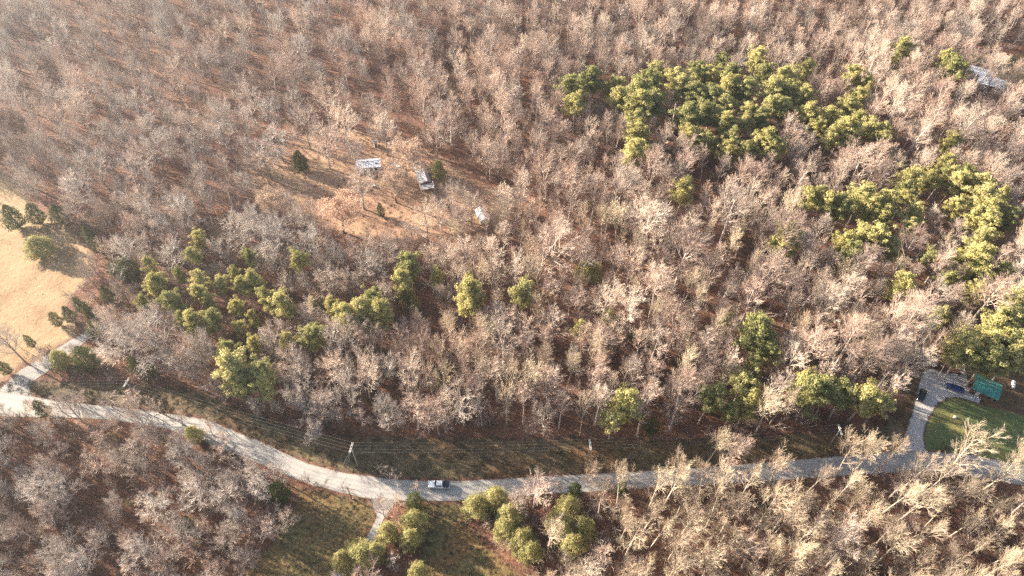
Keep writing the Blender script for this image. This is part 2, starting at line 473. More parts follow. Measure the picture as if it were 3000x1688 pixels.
mb.add([(p.x, p.y, z) for z in (0.0, 0.12) for p in pa], [(0, 1, 2, 3), (4, 5, 6, 7), (0, 1, 5, 4), (1, 2, 6, 5), (2, 3, 7, 6), (3, 0, 4, 7)])
mb.build("pavement", M['concrete'], kind='structure', label='concrete slab in front of the green roofed building', category='pavement')

# ---------------------------------------------------------------- trees: prototypes
def unit(v):
    return v / max(np.linalg.norm(v), 1e-9)

def perp(d, az):
    a = np.array([0, 0, 1.0]) if abs(d[2]) < 0.9 else np.array([1.0, 0, 0])
    u = unit(np.cross(d, a))
    w = np.cross(d, u)
    return u * math.cos(az) + w * math.sin(az)

def seg_arrays(segs, sides):
    """segs rows: p0(3) p1(3) r0 r1 -> verts, faces"""
    S = np.array(segs, float)
    if len(S) == 0:
        return np.zeros((0, 3)), []
    p0, p1, r0, r1 = S[:, :3], S[:, 3:6], S[:, 6], S[:, 7]
    d = p1 - p0
    d /= np.linalg.norm(d, axis=1, keepdims=True) + 1e-9
    a = np.where(np.abs(d[:, 2:3]) < 0.9, np.array([[0, 0, 1.0]]), np.array([[1.0, 0, 0]]))
    u = np.cross(d, a)
    u /= np.linalg.norm(u, axis=1, keepdims=True)
    w = np.cross(d, u)
    V = []
    for p, r in ((p0, r0), (p1, r1)):
        for i in range(sides):
            t = 2 * math.pi * i / sides
            V.append(p + (u * math.cos(t) + w * math.sin(t)) * r[:, None])
    V = np.stack(V, 1)                                       # N, 2*sides, 3
    base = (np.arange(len(S)) * 2 * sides)[:, None]
    F = []
    for i in range(sides):
        j = (i + 1) % sides
        F.append(base + np.array([[i, j, sides + j, sides + i]]))
    return V.reshape(-1, 3), np.concatenate(F, 0).tolist()

def grow(R, p, d, L, r, lvl, spec, out, up):
    """one branch with its children; out[lvl] collects segments"""
    nseg = spec[lvl]['n']
    pts = [p]
    dd = d
    for k in range(nseg):
        dd = unit(dd + R.normal(0, spec[lvl]['wob'], 3) + np.array([0, 0, up * spec[lvl]['trop']]))
        pts.append(pts[-1] + dd * L / nseg)
    rad = [r * (1 - 0.72 * k / nseg) for k in range(nseg + 1)]
    for k in range(nseg):
        out[lvl].append((*pts[k], *pts[k + 1], rad[k], rad[k + 1]))
    if lvl + 1 >= len(spec):
        return
    s = spec[lvl + 1]
    az = R.uniform(0, 6.28)
    for c in range(s['k']):
        t = s['t0'] + (1 - s['t0']) * (c + R.uniform(0.2, 0.9)) / s['k']
        t = min(t, 0.995)
        q = t * nseg
        i = int(q)
        pos = pts[i] + (pts[i + 1] - pts[i]) * (q - i)
        bd = unit(pts[i + 1] - pts[i])
        az += 2.4 + R.uniform(-0.5, 0.5)
        ang = math.radians(s['ang'] * (1.25 - 0.55 * t) + R.uniform(-9, 9))
        cd = unit(bd * math.cos(ang) + perp(bd, az) * math.sin(ang))
        if lvl > 0 and cd[2] < -0.15:
            cd[2] *= 0.3
            cd = unit(cd)
        cl = L * s['len'] * (1.18 - 0.55 * t if lvl > 0 else s['shape'](t)) * R.uniform(0.78, 1.2)
        cr = max(r * (1 - 0.7 * t) * s['rr'], s['rmin'])
        grow(R, pos, cd, cl, cr, lvl + 1, spec, out, up)

def bare_proto(seed, h, t0, nl, ang, ln, twig=0.0155, fine=5, sang=38, up=1.0, trunk_r=0.2, shape=None, wob=0.05):
    R = np.random.default_rng(seed)
    shape = shape or (lambda t: 1.1 - 0.6 * t)
    spec = [dict(n=6, wob=wob * 0.6, trop=0.05),
            dict(n=6, wob=0.07, trop=0.13, k=nl, t0=t0, ang=ang, len=ln, rr=0.56, rmin=0.05, shape=shape),
            dict(n=4, wob=0.07, trop=0.09, k=7, t0=0.18, ang=sang, len=0.50, rr=0.60, rmin=0.030),
            dict(n=2, wob=0.07, trop=0.09, k=6, t0=0.12, ang=sang * .9, len=0.50, rr=0.64, rmin=twig * 1.25),
            dict(n=1, wob=0.09, trop=0.08, k=fine, t0=0.08, ang=sang * .8, len=0.62, rr=0.75, rmin=twig)]
    out = [[] for _ in spec]
    grow(R, np.array([0, 0, -0.2]), np.array([R.normal(0, .03), R.normal(0, .03), 1.0]), h * 0.84, trunk_r, 0, spec, out, up)
    return out

def pack(parts, name):
    """parts: list of (V, F, mat)"""
    V, F, mi, mats, k = [], [], [], [], 0
    for v, f, m in parts:
        V.append(np.asarray(v))
        F += [[i + k for i in q] for q in f]
        if m not in mats:
            mats.append(m)
        mi += [mats.index(m)] * len(f)
        k += len(v)
    me = bpy.data.meshes.new(name)
    me.from_pydata(np.concatenate(V).tolist(), [], F)
    for m in mats:
        me.materials.append(m)
    me.polygons.foreach_set("material_index", mi)
    me.update()
    return me

PROTO = {}     # kind -> list of dict(trunk, crown, all, h, zc, r)

def finish(kind, tp, cp, h, zc, r):
    PROTO.setdefault(kind, []).append(dict(trunk=pack(tp, kind + "_trunk"), crown=pack(cp, kind + "_crown"), all=pack(tp + cp, kind), h=h, zc=zc, r=r))

def add_bare(kind, seed, twigm='twig', barkm='bark', **kw):
    o = bare_proto(seed, **kw)
    t = seg_arrays(o[0], 7)
    b1 = seg_arrays(o[1], 5)
    b2 = seg_arrays(o[2], 4)
    b3 = seg_arrays(o[3] + o[4], 3)
    pts = np.array([s[3:6] for s in o[4]])
    top = float(np.percentile(pts[:, 2], 98))
    zc = float(np.median(pts[:, 2]))
    r = float(np.percentile(np.hypot(pts[:, 0], pts[:, 1]), 88))
    finish(kind, [(*t, M[barkm])], [(*b1, M[barkm]), (*b2, M[twigm]), (*b3, M[twigm])], top, zc, r)
    return o

for s in range(6):     # broad round crowned hardwoods
    add_bare('broad', 100 + s, h=16, t0=0.28, nl=13, ang=54, ln=0.50, sang=38, trunk_r=0.27, fine=6, shape=lambda t: 1.12 - 0.58 * t)
for s in range(5):     # greyer round ones
    add_bare('grey', 150 + s, twigm='grey_twig', barkm='grey_bark', h=16, t0=0.26, nl=13, ang=56, ln=0.50, sang=40, trunk_r=0.27, fine=7, wob=.08, shape=lambda t: 1.12 - 0.58 * t)
for s in range(6):     # tall ones with a long clear trunk
    add_bare('slender', 200 + s, h=20, t0=(0.40, 0.5, 0.34)[s % 3], nl=11, ang=(36, 30, 40)[s % 3], ln=0.36, sang=31, trunk_r=0.26, fine=5, shape=lambda t: 1.0 - 0.35 * abs(t - 0.68) / 0.3, wob=0.04)
for s in range(5):     # straw coloured tall ones with forked upright limbs
    add_bare('straw', 250 + s, twigm='straw_twig', barkm='straw_bark', h=21, t0=(0.46, 0.54, 0.38)[s % 3], nl=9, ang=(30, 26, 36)[s % 3], ln=0.40, sang=29, trunk_r=0.27, fine=4, twig=.018,
             shape=lambda t: 1.05 - 0.4 * abs(t - 0.65) / 0.3, wob=0.05)
for s in range(3):     # small roadside trees with dark crooked limbs
    add_bare('thin', 300 + s, h=10, t0=0.30, nl=8, ang=46, ln=0.42, trunk_r=0.12, fine=3, shape=lambda t: 1.05 - 0.5 * t, wob=0.12)

def leaf_tris(R, C, size, up=0.0, D=None, loose=0.55, thin=1.0):
    """one triangle for every centre; D = the way each one faces (outward from its clump)"""
    N = len(C)
    nrm = R.normal(0, 1, (N, 3))
    nrm /= np.linalg.norm(nrm, axis=1, keepdims=True)
    if D is not None:
        D = D / (np.linalg.norm(D, axis=1, keepdims=True) + 1e-9)
        nrm = D + nrm * loose
        nrm /= np.linalg.norm(nrm, axis=1, keepdims=True)
    a = np.cross(nrm, R.normal(0, 1, (N, 3)))
    a /= np.linalg.norm(a, axis=1, keepdims=True)
    b = np.cross(nrm, a)
    s = size * R.uniform(0.6, 1.4, (N, 1))
    V = np.stack([C - a * s * .6 / thin, C + a * s * .6 / thin + b * s * .25 * thin, C + b * s * .7 * thin - a * s * .1], 1).reshape(-1, 3)
    return V, [[3 * i, 3 * i + 1, 3 * i + 2] for i in range(N)]

def add_pine(seed, h, cr, cb, kind='pine', mat='pine', dens=170):
    R = np.random.default_rng(seed)
    trunk = []
    p = np.array([0, 0, -0.2])
    d = np.array([R.normal(0, .03), R.normal(0, .03), 1.0])
    ns = 7
    P = [p]
    for k in range(ns):
        d = unit(d + R.normal(0, .03, 3))
        P.append(P[-1] + d * h * .97 / ns)
    for k in range(ns):
        trunk.append((*P[k], *P[k + 1], 0.19 * (1 - .8 * k / ns), 0.19 * (1 - .8 * (k + 1) / ns)))
    limbs, C, D = [], [], []
    nb = 38
    az = 0
    for i in range(nb):
        t = (i + R.uniform(0, 1)) / nb
        z = h * (cb + (0.97 - cb) * t)
        az += 2.4 + R.uniform(-.6, .6)
        prof = (0.55 + 0.45 * math.sin(math.pi * min(t * 1.35, 1.0))) if t < 0.6 else max(0.12, 1 - ((t - .6) / .4) ** 1.6 * .85)
        L = cr * prof * R.uniform(0.4, 1.3)
        q = np.array([0, 0, z]) + (P[min(ns, int(z / h * ns))] * np.array([1, 1, 0]))
        dd = np.array([math.cos(az), math.sin(az), R.uniform(-.02, .35) + .5 * t])
        e = q + unit(dd) * L
        limbs.append((*q, *e, 0.06, 0.02))
        for c in range(5 if L > 1.3 else 3):
            f = 1.0 - 0.2 * c + R.uniform(-.1, .05)
            cc = q + (e - q) * f + R.normal(0, .33, 3)
            rr = R.uniform(0.36, 0.78) * (0.8 + 0.3 * prof)
            m = int(dens * rr * rr)
            X = R.normal(0, 1, (m, 3))
            X /= np.linalg.norm(X, axis=1, keepdims=True)
            X *= (R.uniform(0.3, 1.25, (m, 1)) ** .7) * rr * np.array([1, 1, .6])
            C.append(cc + X)
            D.append(X / rr + np.array([0, 0, .35]))
    for c in range(3):
        X = R.normal(0, .32, (60, 3))
        C.append(np.array([P[-1][0], P[-1][1], h * .97]) + X + R.normal(0, .4, 3))
        D.append(X / .5 + np.array([0, 0, .5]))
    C = np.concatenate(C)
    lv = leaf_tris(R, C, 0.30, 0.25, np.concatenate(D), .75, 1.35)
    finish(kind, [(*seg_arrays(trunk, 7), M['bark'])], [(*lv, M[mat]), (*seg_arrays(limbs, 4), M['bark'])], h, h * (cb + 1) / 2 + h * .06, cr)

for s in range(7):
    add_pine(400 + s, 16.0, 2.9 + 0.15 * (s % 3), 0.46 + 0.04 * (s % 3))

def add_cedar(seed, h, cr, kind, mat, pw=0.75, dens=4200, size=0.21):
    R = np.random.default_rng(seed)
    trunk = [(0, 0, -.2, 0, 0, h * .5, .16, .1), (0, 0, h * .5, 0, 0, h * .95, .1, .02)]
    az = R.uniform(0, 6.28, dens)
    t = R.beta(1.15, 1.5, dens)
    lob = 1 + .20 * np.sin(az * 3 + t * 9 + seed) + .14 * np.sin(az * 7 - t * 17) + R.normal(0, .06, dens)
    prof = np.where(t < .22, (t / .22) ** .5, (1 - (t - .22) / .78) ** pw) * cr * lob
    rr = prof * R.uniform(.25, 1.0, dens) ** .4
    C = np.stack([rr * np.cos(az), rr * np.sin(az), h * (.06 + .94 * t) + R.normal(0, .1, dens)], 1)
    D = np.stack([np.cos(az), np.sin(az), np.full(dens, .45)], 1)
    D += .8 * np.stack([np.sin(az * 5 + t * 13), np.cos(az * 6 - t * 11), np.sin(t * 31 + az * 3)], 1)
    lv = leaf_tris(R, C, size, 0.8, D, .6)
    limbs = []
    for i in range(14):
        tt = .1 + .8 * i / 14
        a = i * 2.4
        L = cr * .8 * (1 - tt)
        limbs.append((0, 0, h * tt, L * math.cos(a), L * math.sin(a), h * tt + L * .6, .04, .015))
    finish(kind, [(*seg_arrays(trunk, 6), M['dark_bark'])], [(*lv, M[mat]), (*seg_arrays(limbs, 3), M['dark_bark'])], h, h * .45, cr)

for s in range(4):
    add_cedar(500 + s, 7.6, 1.9 + .12 * s, 'cedar', 'cedar', pw=(0.5, 0.65, 0.45, 0.55)[s])
for s in range(3):
    add_cedar(520 + s, 9.0, 2.7, 'round_evergreen', 'olive', pw=0.5, dens=8500, size=0.24)

def add_leafy(seed, kind, mat):
    R = np.random.default_rng(seed)
    o = bare_proto(seed, h=13, t0=0.3, nl=11, ang=55, ln=0.42, trunk_r=0.2, fine=2)
    pts = np.array([s[3:6] for s in o[3] + o[4]])
    C = np.repeat(pts, 3, 0) + R.normal(0, .22, (len(pts) * 3, 3))
    lv = leaf_tris(R, C, .20)
    zc = float(np.median(pts[:, 2]))
    finish(kind, [(*seg_arrays(o[0], 7), M['dark_bark'])],
           [(*seg_arrays(o[1], 5), M['dark_bark']), (*seg_arrays(o[2], 4), M['bark']), (*seg_arrays(o[3], 3), M['twig']), (*lv, M[mat])],
           float(pts[:, 2].max()), zc, float(np.percentile(np.hypot(pts[:, 0], pts[:, 1]), 88)))
for s in range(2):
    add_leafy(600 + s, 'tan_leaved', 'tan_leaf')
add_leafy(610, 'red_leaved', 'red_leaf')
add_leafy(611, 'orange_leaved', 'orange_leaf')

# brush: many thin stems from the ground
def add_brush(seed, kind, mat, h, n, spread, leaf=None):
    R = np.random.default_rng(seed)
    segs = []
    for i in range(n):
        b = np.array([R.normal(0, spread * .4), R.normal(0, spread * .4), 0])
        d = unit(np.array([R.normal(0, .35), R.normal(0, .35), 1]))
        L = h * R.uniform(.6, 1.1)
        m = b + d * L * .5
        d2 = unit(d + R.normal(0, .2, 3))
        e = m + d2 * L * .5
        segs += [(*b, *m, .03, .02), (*m, *e, .02, .01)]
        for k in range(11):
            t = R.uniform(.25, 1)
            q = b + (m - b) * t * 2 if t < .5 else m + (e - m) * (t - .5) * 2
            dd = unit(unit(e - b) + R.normal(0, .55, 3))
            l2 = L * R.uniform(.15, .35)
            f = q + dd * l2
            segs.append((*q, *f, .016, .008))
            for j in range(3):
                g = q + (f - q) * R.uniform(.3, 1)
                segs.append((*g, *(g + unit(dd + R.normal(0, .6, 3)) * l2 * .5), .013, .008))
    parts = [(*seg_arrays(segs, 3), M[mat])]
    if leaf:
        C = np.array([s[3:6] for s in segs])
        C = C + R.normal(0, .15, C.shape)
        parts.append((*leaf_tris(R, C, .16), M[leaf]))
    return pack(parts, kind)

# ---------------------------------------------------------------- scattered stuff (too many to count): one object each, fed by a point list
def scatter(name, protos, rows, label, cat):
    """rows: x, y, z, rotz, scale xy, scale z, index, tilt"""
    pc = bpy.data.collections.new(name + "_kinds")
    for i, me in enumerate(protos):
        o = bpy.data.objects.new("%s_%02d" % (name, i), me)
        pc.objects.link(o)
    A = np.array(rows, float)
    me = bpy.data.meshes.new(name)
    me.vertices.add(len(A))
    me.vertices.foreach_set("co", A[:, :3].ravel())
    a = me.attributes.new("rot", 'FLOAT_VECTOR', 'POINT')
    rot = np.zeros((len(A), 3))
    rot[:, 2] = A[:, 3]
    rot[:, 0] = rng.normal(0, .04, len(A))
    rot[:, 1] = rng.normal(0, .04, len(A))
    a.data.foreach_set("vector", rot.ravel())
    a = me.attributes.new("scl", 'FLOAT_VECTOR', 'POINT')
    a.data.foreach_set("vector", A[:, [4, 4, 5]].ravel())
    a = me.attributes.new("pick", 'INT', 'POINT')
    a.data.foreach_set("value", A[:, 6].astype(np.int32))
    me.update()
    for p in protos:
        for m in p.materials:
            if m.name not in me.materials:
                me.materials.append(m)
    o = link(name, me, kind='stuff', label=label, category=cat)
    ng = bpy.data.node_groups.new(name, 'GeometryNodeTree')
    ng.interface.new_socket("Geometry", in_out='INPUT', socket_type='NodeSocketGeometry')
    ng.interface.new_socket("Geometry", in_out='OUTPUT', socket_type='NodeSocketGeometry')
    N = ng.nodes.new
    gi, go = N("NodeGroupInput"), N("NodeGroupOutput")
    ci = N("GeometryNodeCollectionInfo")
    ci.inputs["Collection"].default_value = pc
    ci.inputs["Separate Children"].default_value = True
    ci.inputs["Reset Children"].default_value = True
    ip = N("GeometryNodeInstanceOnPoints")
    ip.inputs["Pick Instance"].default_value = True
    def named(nm, ty):
        q = N("GeometryNodeInputNamedAttribute")
        q.data_type = ty
        q.inputs["Name"].default_value = nm
        return q.outputs["Attribute"]
    L = ng.links.new
    L(gi.outputs[0], ip.inputs["Points"])
    L(ci.outputs[0], ip.inputs["Instance"])
    L(named("pick", 'INT'), ip.inputs["Instance Index"])
    L(named("rot", 'FLOAT_VECTOR'), ip.inputs["Rotation"])
    L(named("scl", 'FLOAT_VECTOR'), ip.inputs["Scale"])
    L(ip.outputs[0], go.inputs[0])
    md = o.modifiers.new("scatter", 'NODES')
    md.node_group = ng
    return o

# ---------------------------------------------------------------- trees: where each one stands
K = 3000.0 / 2575.0
trees = []     # dict(kind, x, y, s, sz, rot, p, hand)

def plant(kind, u, v, r, k=K, hs=1.0, lean=0.0):
    """u,v = middle of the crown, r = its half width, as measured on the survey"""
    u, v, r = u * k, v * k, r * k
    ps = PROTO[kind]
    p = ps[random.randrange(len(ps))]
    sz = hs
    for _ in range(2):
        q = spot(u, v, p['zc'] * sz)
        zc = seen(q.x, q.y, q.z)[2]
        s = r * zc / FPX / p['r']
    sz = min(max(hs * (0.55 + 0.45 * s), 0.5), 1.45) if hs == 1.0 else hs
    q = spot(u, v, p['zc'] * sz)
    trees.append(dict(kind=kind, x=q.x, y=q.y, s=s, sz=sz, rot=random.uniform(0, 6.28), p=p, hand=True, px=(u, v), r=r))

PINES = """1450 215 30,1448 252 25,1490 193 26,1545 215 22,1562 246 25,1600 215 30,1640 205 28,1600 262 30,1650 248 28,1595 292 26,1600 330 25,1660 180 22,
1700 190 28,1745 180 25,1710 217 28,1742 238 26,1785 190 25,1730 290 30,1765 270 26,1790 290 22,1745 332 25,1800 237 28,1830 213 28,1850 190 26,1830 255 26,
1870 222 28,1815 155 18,1900 138 22,1930 178 22,1945 217 28,1985 192 28,2020 175 20,1985 225 26,1940 262 26,1975 268 25,2030 242 25,2040 280 25,1880 270 24,
1920 292 22,1820 305 22,1880 308 20,1835 340 22,1772 352 22,1930 345 26,1962 367 22,1900 362 18,2062 307 22,2090 290 24,2115 322 26,2085 342 20,2150 300 22,
2150 332 22,2185 312 22,2215 332 20,2238 352 18,2150 190 22,2180 212 18,2160 240 22,2130 267 22,1870 376 18,1820 372 22,1600 372 28,1718 470 26,2265 120 22,
2375 150 20,2408 172 28,2370 403 20,2392 357 22,2375 432 22,2280 445 30,2268 472 24,2332 452 22,2400 450 26,2435 440 24,2466 457 26,2050 490 28,2095 500 28,
2122 522 26,2170 490 30,2182 522 28,2225 500 26,2276 495 24,2300 522 22,2230 547 25,2205 577 32,2162 592 28,2145 630 26,2120 602 24,2290 562 22,2470 490 30,
2500 522 28,2450 547 26,2490 562 30,2530 545 24,2470 592 26,2522 500 22,2465 645 36,2460 675 26,2275 712 30,1970 590 32,1990 608 24,2562 770 32,2540 802 34,
2508 832 34,2562 852 36,2480 852 34,2442 872 38,2500 892 34,2552 905 36,2410 890 24,1912 832 40,1928 862 30,1830 812 22,1870 952 34,1902 990 30,1880 1015 28,
1780 1000 32,1568 1005 36,1545 1040 28,1900 922 22,2048 978 38,2030 952 26,2092 985 36,2132 985 34,2180 992 34,2218 1003 28,1310 735 30,1195 728 30,1178 770 28,
1028 662 25,1020 695 22,920 752 26,905 790 28,865 800 28,945 790 28,780 850 28,802 838 26,740 648 26,620 645 20,495 600 20,497 632 20,400 700 26,396 728 22,
440 755 28,495 700 22,500 730 22,550 720 20,640 705 24,612 716 22,668 746 24,715 760 30,535 790 22,535 815 22,485 805 26,597 765 20,595 825 18,570 870 26,
578 925 38,600 960 30,652 925 34,652 968 34,780 762 12,1450 822 20,1845 1020 20,350 760 18,460 800 20,520 760 18,640 800 16,640 860 20,450 690 15,590 690 15,720 850 20,830 770 18,370 660 16,1530 800 16,1090 690 16,2330 640 24,2410 520 24,2420 640 20,2390 700 22,2240 620 22,2450 730 24,2520 690 22,2370 800 22"""
for a in PINES.replace("\n", "").split(","):
    q = tuple(map(float, a.split()))
    plant('pine', q[0], q[1], q[2] * (1.16 if q[1] < 700 and q[0] > 1400 else (1.02 if q[0] < 850 and q[2] < 35 else 1.16)))
CEDARS = """755 408 20,957 530 12,222 590 15,243 617 14,325 682 30,295 680 22,270 742 19,200 770 15,172 792 17,140 802 15,222 785 14,232 832 18,212 905 32,10 925 14,
340 922 18,385 932 16,700 1240 30,470 1322 24,1043 1262 24,1445 1235 18,1640 1070 22,2050 130 13,30 548 28,88 540 22,145 540 24,1585 842 13,992 808 11,105 1030 18,75 860 11,1565 1228 16"""
for a in CEDARS.replace("\n", "").split(","):
    plant('cedar', *map(float, a.split()))
OLIVES = """95 620 36,152 905 26,1103 428 20,1480 682 36,1018 738 24,1045 762 13,490 1092 22,1040 1312 36,975 1340 28,1030 1352 30,905 1398 46,942 1388 28,862 1412 28,1050 1440 30,
1200 1272 34,1245 1252 32,1282 1292 40,1275 1330 36,1312 1357 38,1332 1387 32,1430 1275 34,1420 1327 42,1465 1330 36,1442 1368 34,1390 1312 28"""
for a in OLIVES.replace("\n", "").split(","):
    plant('round_evergreen', *map(float, a.split()), hs=0.85)
LEAFY = "845 514 50 orange_leaved,1012 390 54 tan_leaved,985 445 34 tan_leaved,668 498 36 tan_leaved,1372 1284 14 red_leaved,1595 1005 14 red_leaved,2385 85 12 tan_leaved"
for a in LEAFY.split(","):
    q = a.split()
    plant(q[3], *map(float, q[:3]))
BROAD = """1265 850 60,1395 600 72,1480 842 52,1710 790 48,1395 800 44,1170 650 38,1130 645 38,890 640 34,830 700 44,870 702 34,885 828 48,708 900 40,822 918 44,380 832 70,300 850 60,430 880 50,
300 630 44,700 585 60,640 570 50,2170 400 62,2300 605 50,1840 1128 50,1345 1222 46,1160 1000 56,1040 1010 52,1370 1030 38,960 720 28,1105 520 28,900 452 42,600 300 40,660 380 42,760 300 40,1220 365 34,
560 330 40,480 300 44,350 250 44,380 370 44,230 400 44,860 290 44,960 310 40,420 640 38,560 620 34,700 830 40,1240 170 36,1340 140 36,1060 240 36,1130 290 40,1460 700 30,
1290 1250 26,780 1080 26,1100 870 30,1000 880 36,930 900 34,640 1010 20,640 1225 34,600 1290 36,665 1325 30,620 1395 34,560 1350 38,700 1175 28,716 1300 24"""
SLENDER = """1595 748 42,1520 745 38,1640 540 52,1730 600 60,1845 500 46,1955 670 52,1290 665 27,2320 770 54,2530 710 42,2200 870 46,2150 830 44,2050 850 44,1980 1150 34,2160 1125 38,2215 1108 38,2268 1118 24,
2460 1112 48,1500 1190 32,1572 1195 32,1660 1200 36,1580 1262 28,1390 930 36,1490 940 32,1600 930 32,1730 950 32,1550 950 18,2020 720 44,1900 720 40,2100 740 44,2240 780 40,2000 560 44,1590 640 40,
1790 680 36,1660 690 40,1650 850 36,1810 880 34,1980 900 40,2090 930 36,2260 900 34,1720 1170 30,1790 1190 30,1900 1190 34,2080 1170 32,2330 1165 36,2390 1180 36,2540 1170 36,
1440 430 36,1380 400 34,1560 440 36,1640 400 34,2320 300 40,2380 240 40,2280 230 40,2200 150 36,2450 300 40,1225 535 16,2415 235 24,2530 240 24"""
THIN = """80 1010 26,180 1000 26,262 1000 30,330 1000 30,392 1018 30,442 1046 26,520 1070 20,1000 1250 20,1050 1215 16,140 1015 22,1415 1215 22,560 1100 18,30 850 16,90 900 18,180 880 16,100 880 14"""
for kind, txt in (('broad', BROAD), ('slender', SLENDER)):
    for a in txt.replace("\n", "").split(","):
        q = tuple(map(float, a.split()))
        plant('straw' if kind == 'slender' and q[1] > 1090 else ('grey' if kind == 'broad' and q[0] < 820 else kind), *q)
for a in THIN.replace("\n", "").split(","):
    plant('thin', *map(float, a.split()), hs=0.75)

# ground areas kept free of bases; air areas kept free of crowns (measured in the photograph)
NO_BASE = [FIELD, VERGE, LAWN, YARD_R, YARD_B, YARD_C, YARD_T, DRIVE_R, ROAD_T + ROAD_B[::-1], DL_A + DL_B[::-1], DB_A + DB_B[::-1]]
NO_CROWN = [[(640, 1245), (820, 1300), (1000, 1380), (1300, 1405), (1490, 1400), (1480, 1462), (1240, 1470), (1000, 1446), (890, 1412), (620, 1305)],
            [(1020, 450), (1130, 450), (1130, 500), (1020, 505)], [(1195, 455), (1265, 455), (1275, 565), (1220, 570)], [(1390, 600), (1435, 600), (1435, 660), (1395, 660)],
            [(2640, 1060), (3000, 1060), (3000, 1260), (2860, 1320), (2640, 1320)], [(1040, 560), (1180, 560), (1180, 660), (1040, 660)],
            [(0, 520), (240, 700), (240, 830), (170, 1000), (0, 1100)], [(880, 1440), (1090, 1470), (1060, 1600), (940, 1688), (760, 1688), (800, 1600)],
            [(1255, 1470), (1370, 1480), (1430, 1590), (1530, 1688), (1260, 1688)], [(1000, 1290), (2600, 1290), (2450, 1330), (1500, 1395), (1000, 1370)],
            [(700, 1215), (1000, 1300), (1000, 1370), (700, 1250)], [(2825, 172), (2880, 172), (2930, 205), (2960, 245), (2880, 255), (2850, 215)], [(850, 480), (1000, 500), (1100, 560), (1000, 640), (880, 560)],
            [(1085, 395), (1115, 395), (1115, 435), (1085, 435)], [(1130, 465), (1185, 480), (1180, 580), (1140, 570)], [(0, 1060), (110, 1060), (250, 975), (270, 1000), (100, 1130), (0, 1140)]]
RIGHT_ROAD = [(1480, 1385), (2100, 1350), (2600, 1300), (2800, 1305), (3000, 1330), (3100, 1350), (3100, 1450), (2900, 1420), (2600, 1395), (2200, 1415), (1480, 1450)]
occupied = {}
def near(x, y, d):
    cx, cy = int(x // 8), int(y // 8)
    for i in (-1, 0, 1):
        for j in (-1, 0, 1):
            for (a, b) in occupied.get((cx + i, cy + j), ()):
                if (a - x) ** 2 + (b - y) ** 2 < d * d:
                    return True
    return False
def occupy(x, y):
    occupied.setdefault((int(x // 8), int(y // 8)), []).append((x, y))
for t in trees:
    occupy(t['x'], t['y'])
green = np.array([(t['px'][0], t['px'][1], t['r']) for t in trees if t['kind'] in ('pine', 'cedar', 'round_evergreen', 'tan_leaved', 'orange_leaved')])
allhand = np.array([(t['px'][0], t['px'][1], t['r']) for t in trees])

cand = 0
for _ in range(26000):
    y = random.uniform(28, 460)
    zc = y * CP + CAM_H * SP
    half = (1500 + 420) / FPX * zc
    x = random.uniform(-half, half)
    u, v, _z = seen(x, y)
    if v < -330 or v > 2050:
        continue
    up = u
    kind = 'slender' if (u > 1450 and v > 250 and random.random() < .85) or (u > 1300 and random.random() < .5) else 'broad'
    if v > 1150 and u < 1200:
        kind = ('grey' if random.random() < .6 else 'broad') if random.random() < .75 else 'thin'
    if v > 1290 and u > 1380:
        kind = 'straw' if random.random() < .85 else 'slender'
    elif kind == 'slender' and v > 700 and random.random() < .3:
        kind = 'straw'
    if kind == 'broad' and random.random() < (.75 if u < 950 else .25):
        kind = 'grey'
    sp = 6.0 if kind in ('broad', 'grey') else 4.9
    if v > 1330:
        sp *= 0.8
    if u < 1400 and v < 620:
        sp = 7.8
    if inside(u, v, CLEARING) and random.random() < .88:
        continue
    if 1060 < v < 1300:
        sp *= .85
    if near(x, y, sp):
        continue
    if any(inside(u, v, p) for p in NO_BASE):
        continue
    p = PROTO[kind][random.randrange(len(PROTO[kind]))]
    big = random.random() ** 1.3
    s = {'broad': 2.4 + 3.1 * big, 'grey': 2.4 + 3.2 * big, 'slender': 2.2 + 2.2 * big, 'straw': 2.1 + 2.2 * big, 'thin': 2.0 + 1.4 * big}[kind] / p['r']
    sz = {'broad': 12.5 + 6 * big, 'grey': 12.5 + 6 * big, 'slender': 14.0 + 8 * big, 'straw': 17.0 + 8.5 * big, 'thin': 7 + 4 * big}[kind] / p['h'] * random.uniform(.92, 1.06)
    if v < 560 and u < 1500:
        s, sz = s * 1.22, sz * 1.12
    if 1040 < v < 1290:
        s, sz = s * 1.12, sz * 1.28
    if v > 1300 and u < 1200:
        sz *= .95
    sz = min(sz, 23.5 / p['h'])
    s = min(s, (4.3 if v > 1040 else 6.2) / p['r'])
    cu, cv, cz = seen(x, y, p['zc'] * sz)
    if any(inside(cu, cv, q) for q in NO_CROWN):
        continue
    if cu > 1480 and inside(cu, cv, RIGHT_ROAD) and (random.random() < .72 or cu > 2830):
        continue
    topu, topv, _q = seen(x, y, p['h'] * sz)
    if any(inside(topu, topv, q) for q in NO_CROWN):
        continue
    dg = np.hypot(green[:, 0] - cu, green[:, 1] - cv)
    if (dg < green[:, 2] * 1.3).any() and random.random() < .985:
        continue
    dh = np.hypot(allhand[:, 0] - cu, allhand[:, 1] - cv)
    if (dh < allhand[:, 2] * .8).any() and random.random() < .6:
        continue
    occupy(x, y)
    trees.append(dict(kind=kind, x=x, y=y, s=s, sz=sz, rot=random.uniform(0, 6.28), p=p, hand=False, px=(cu, cv), r=p['r'] * s * FPX / cz))

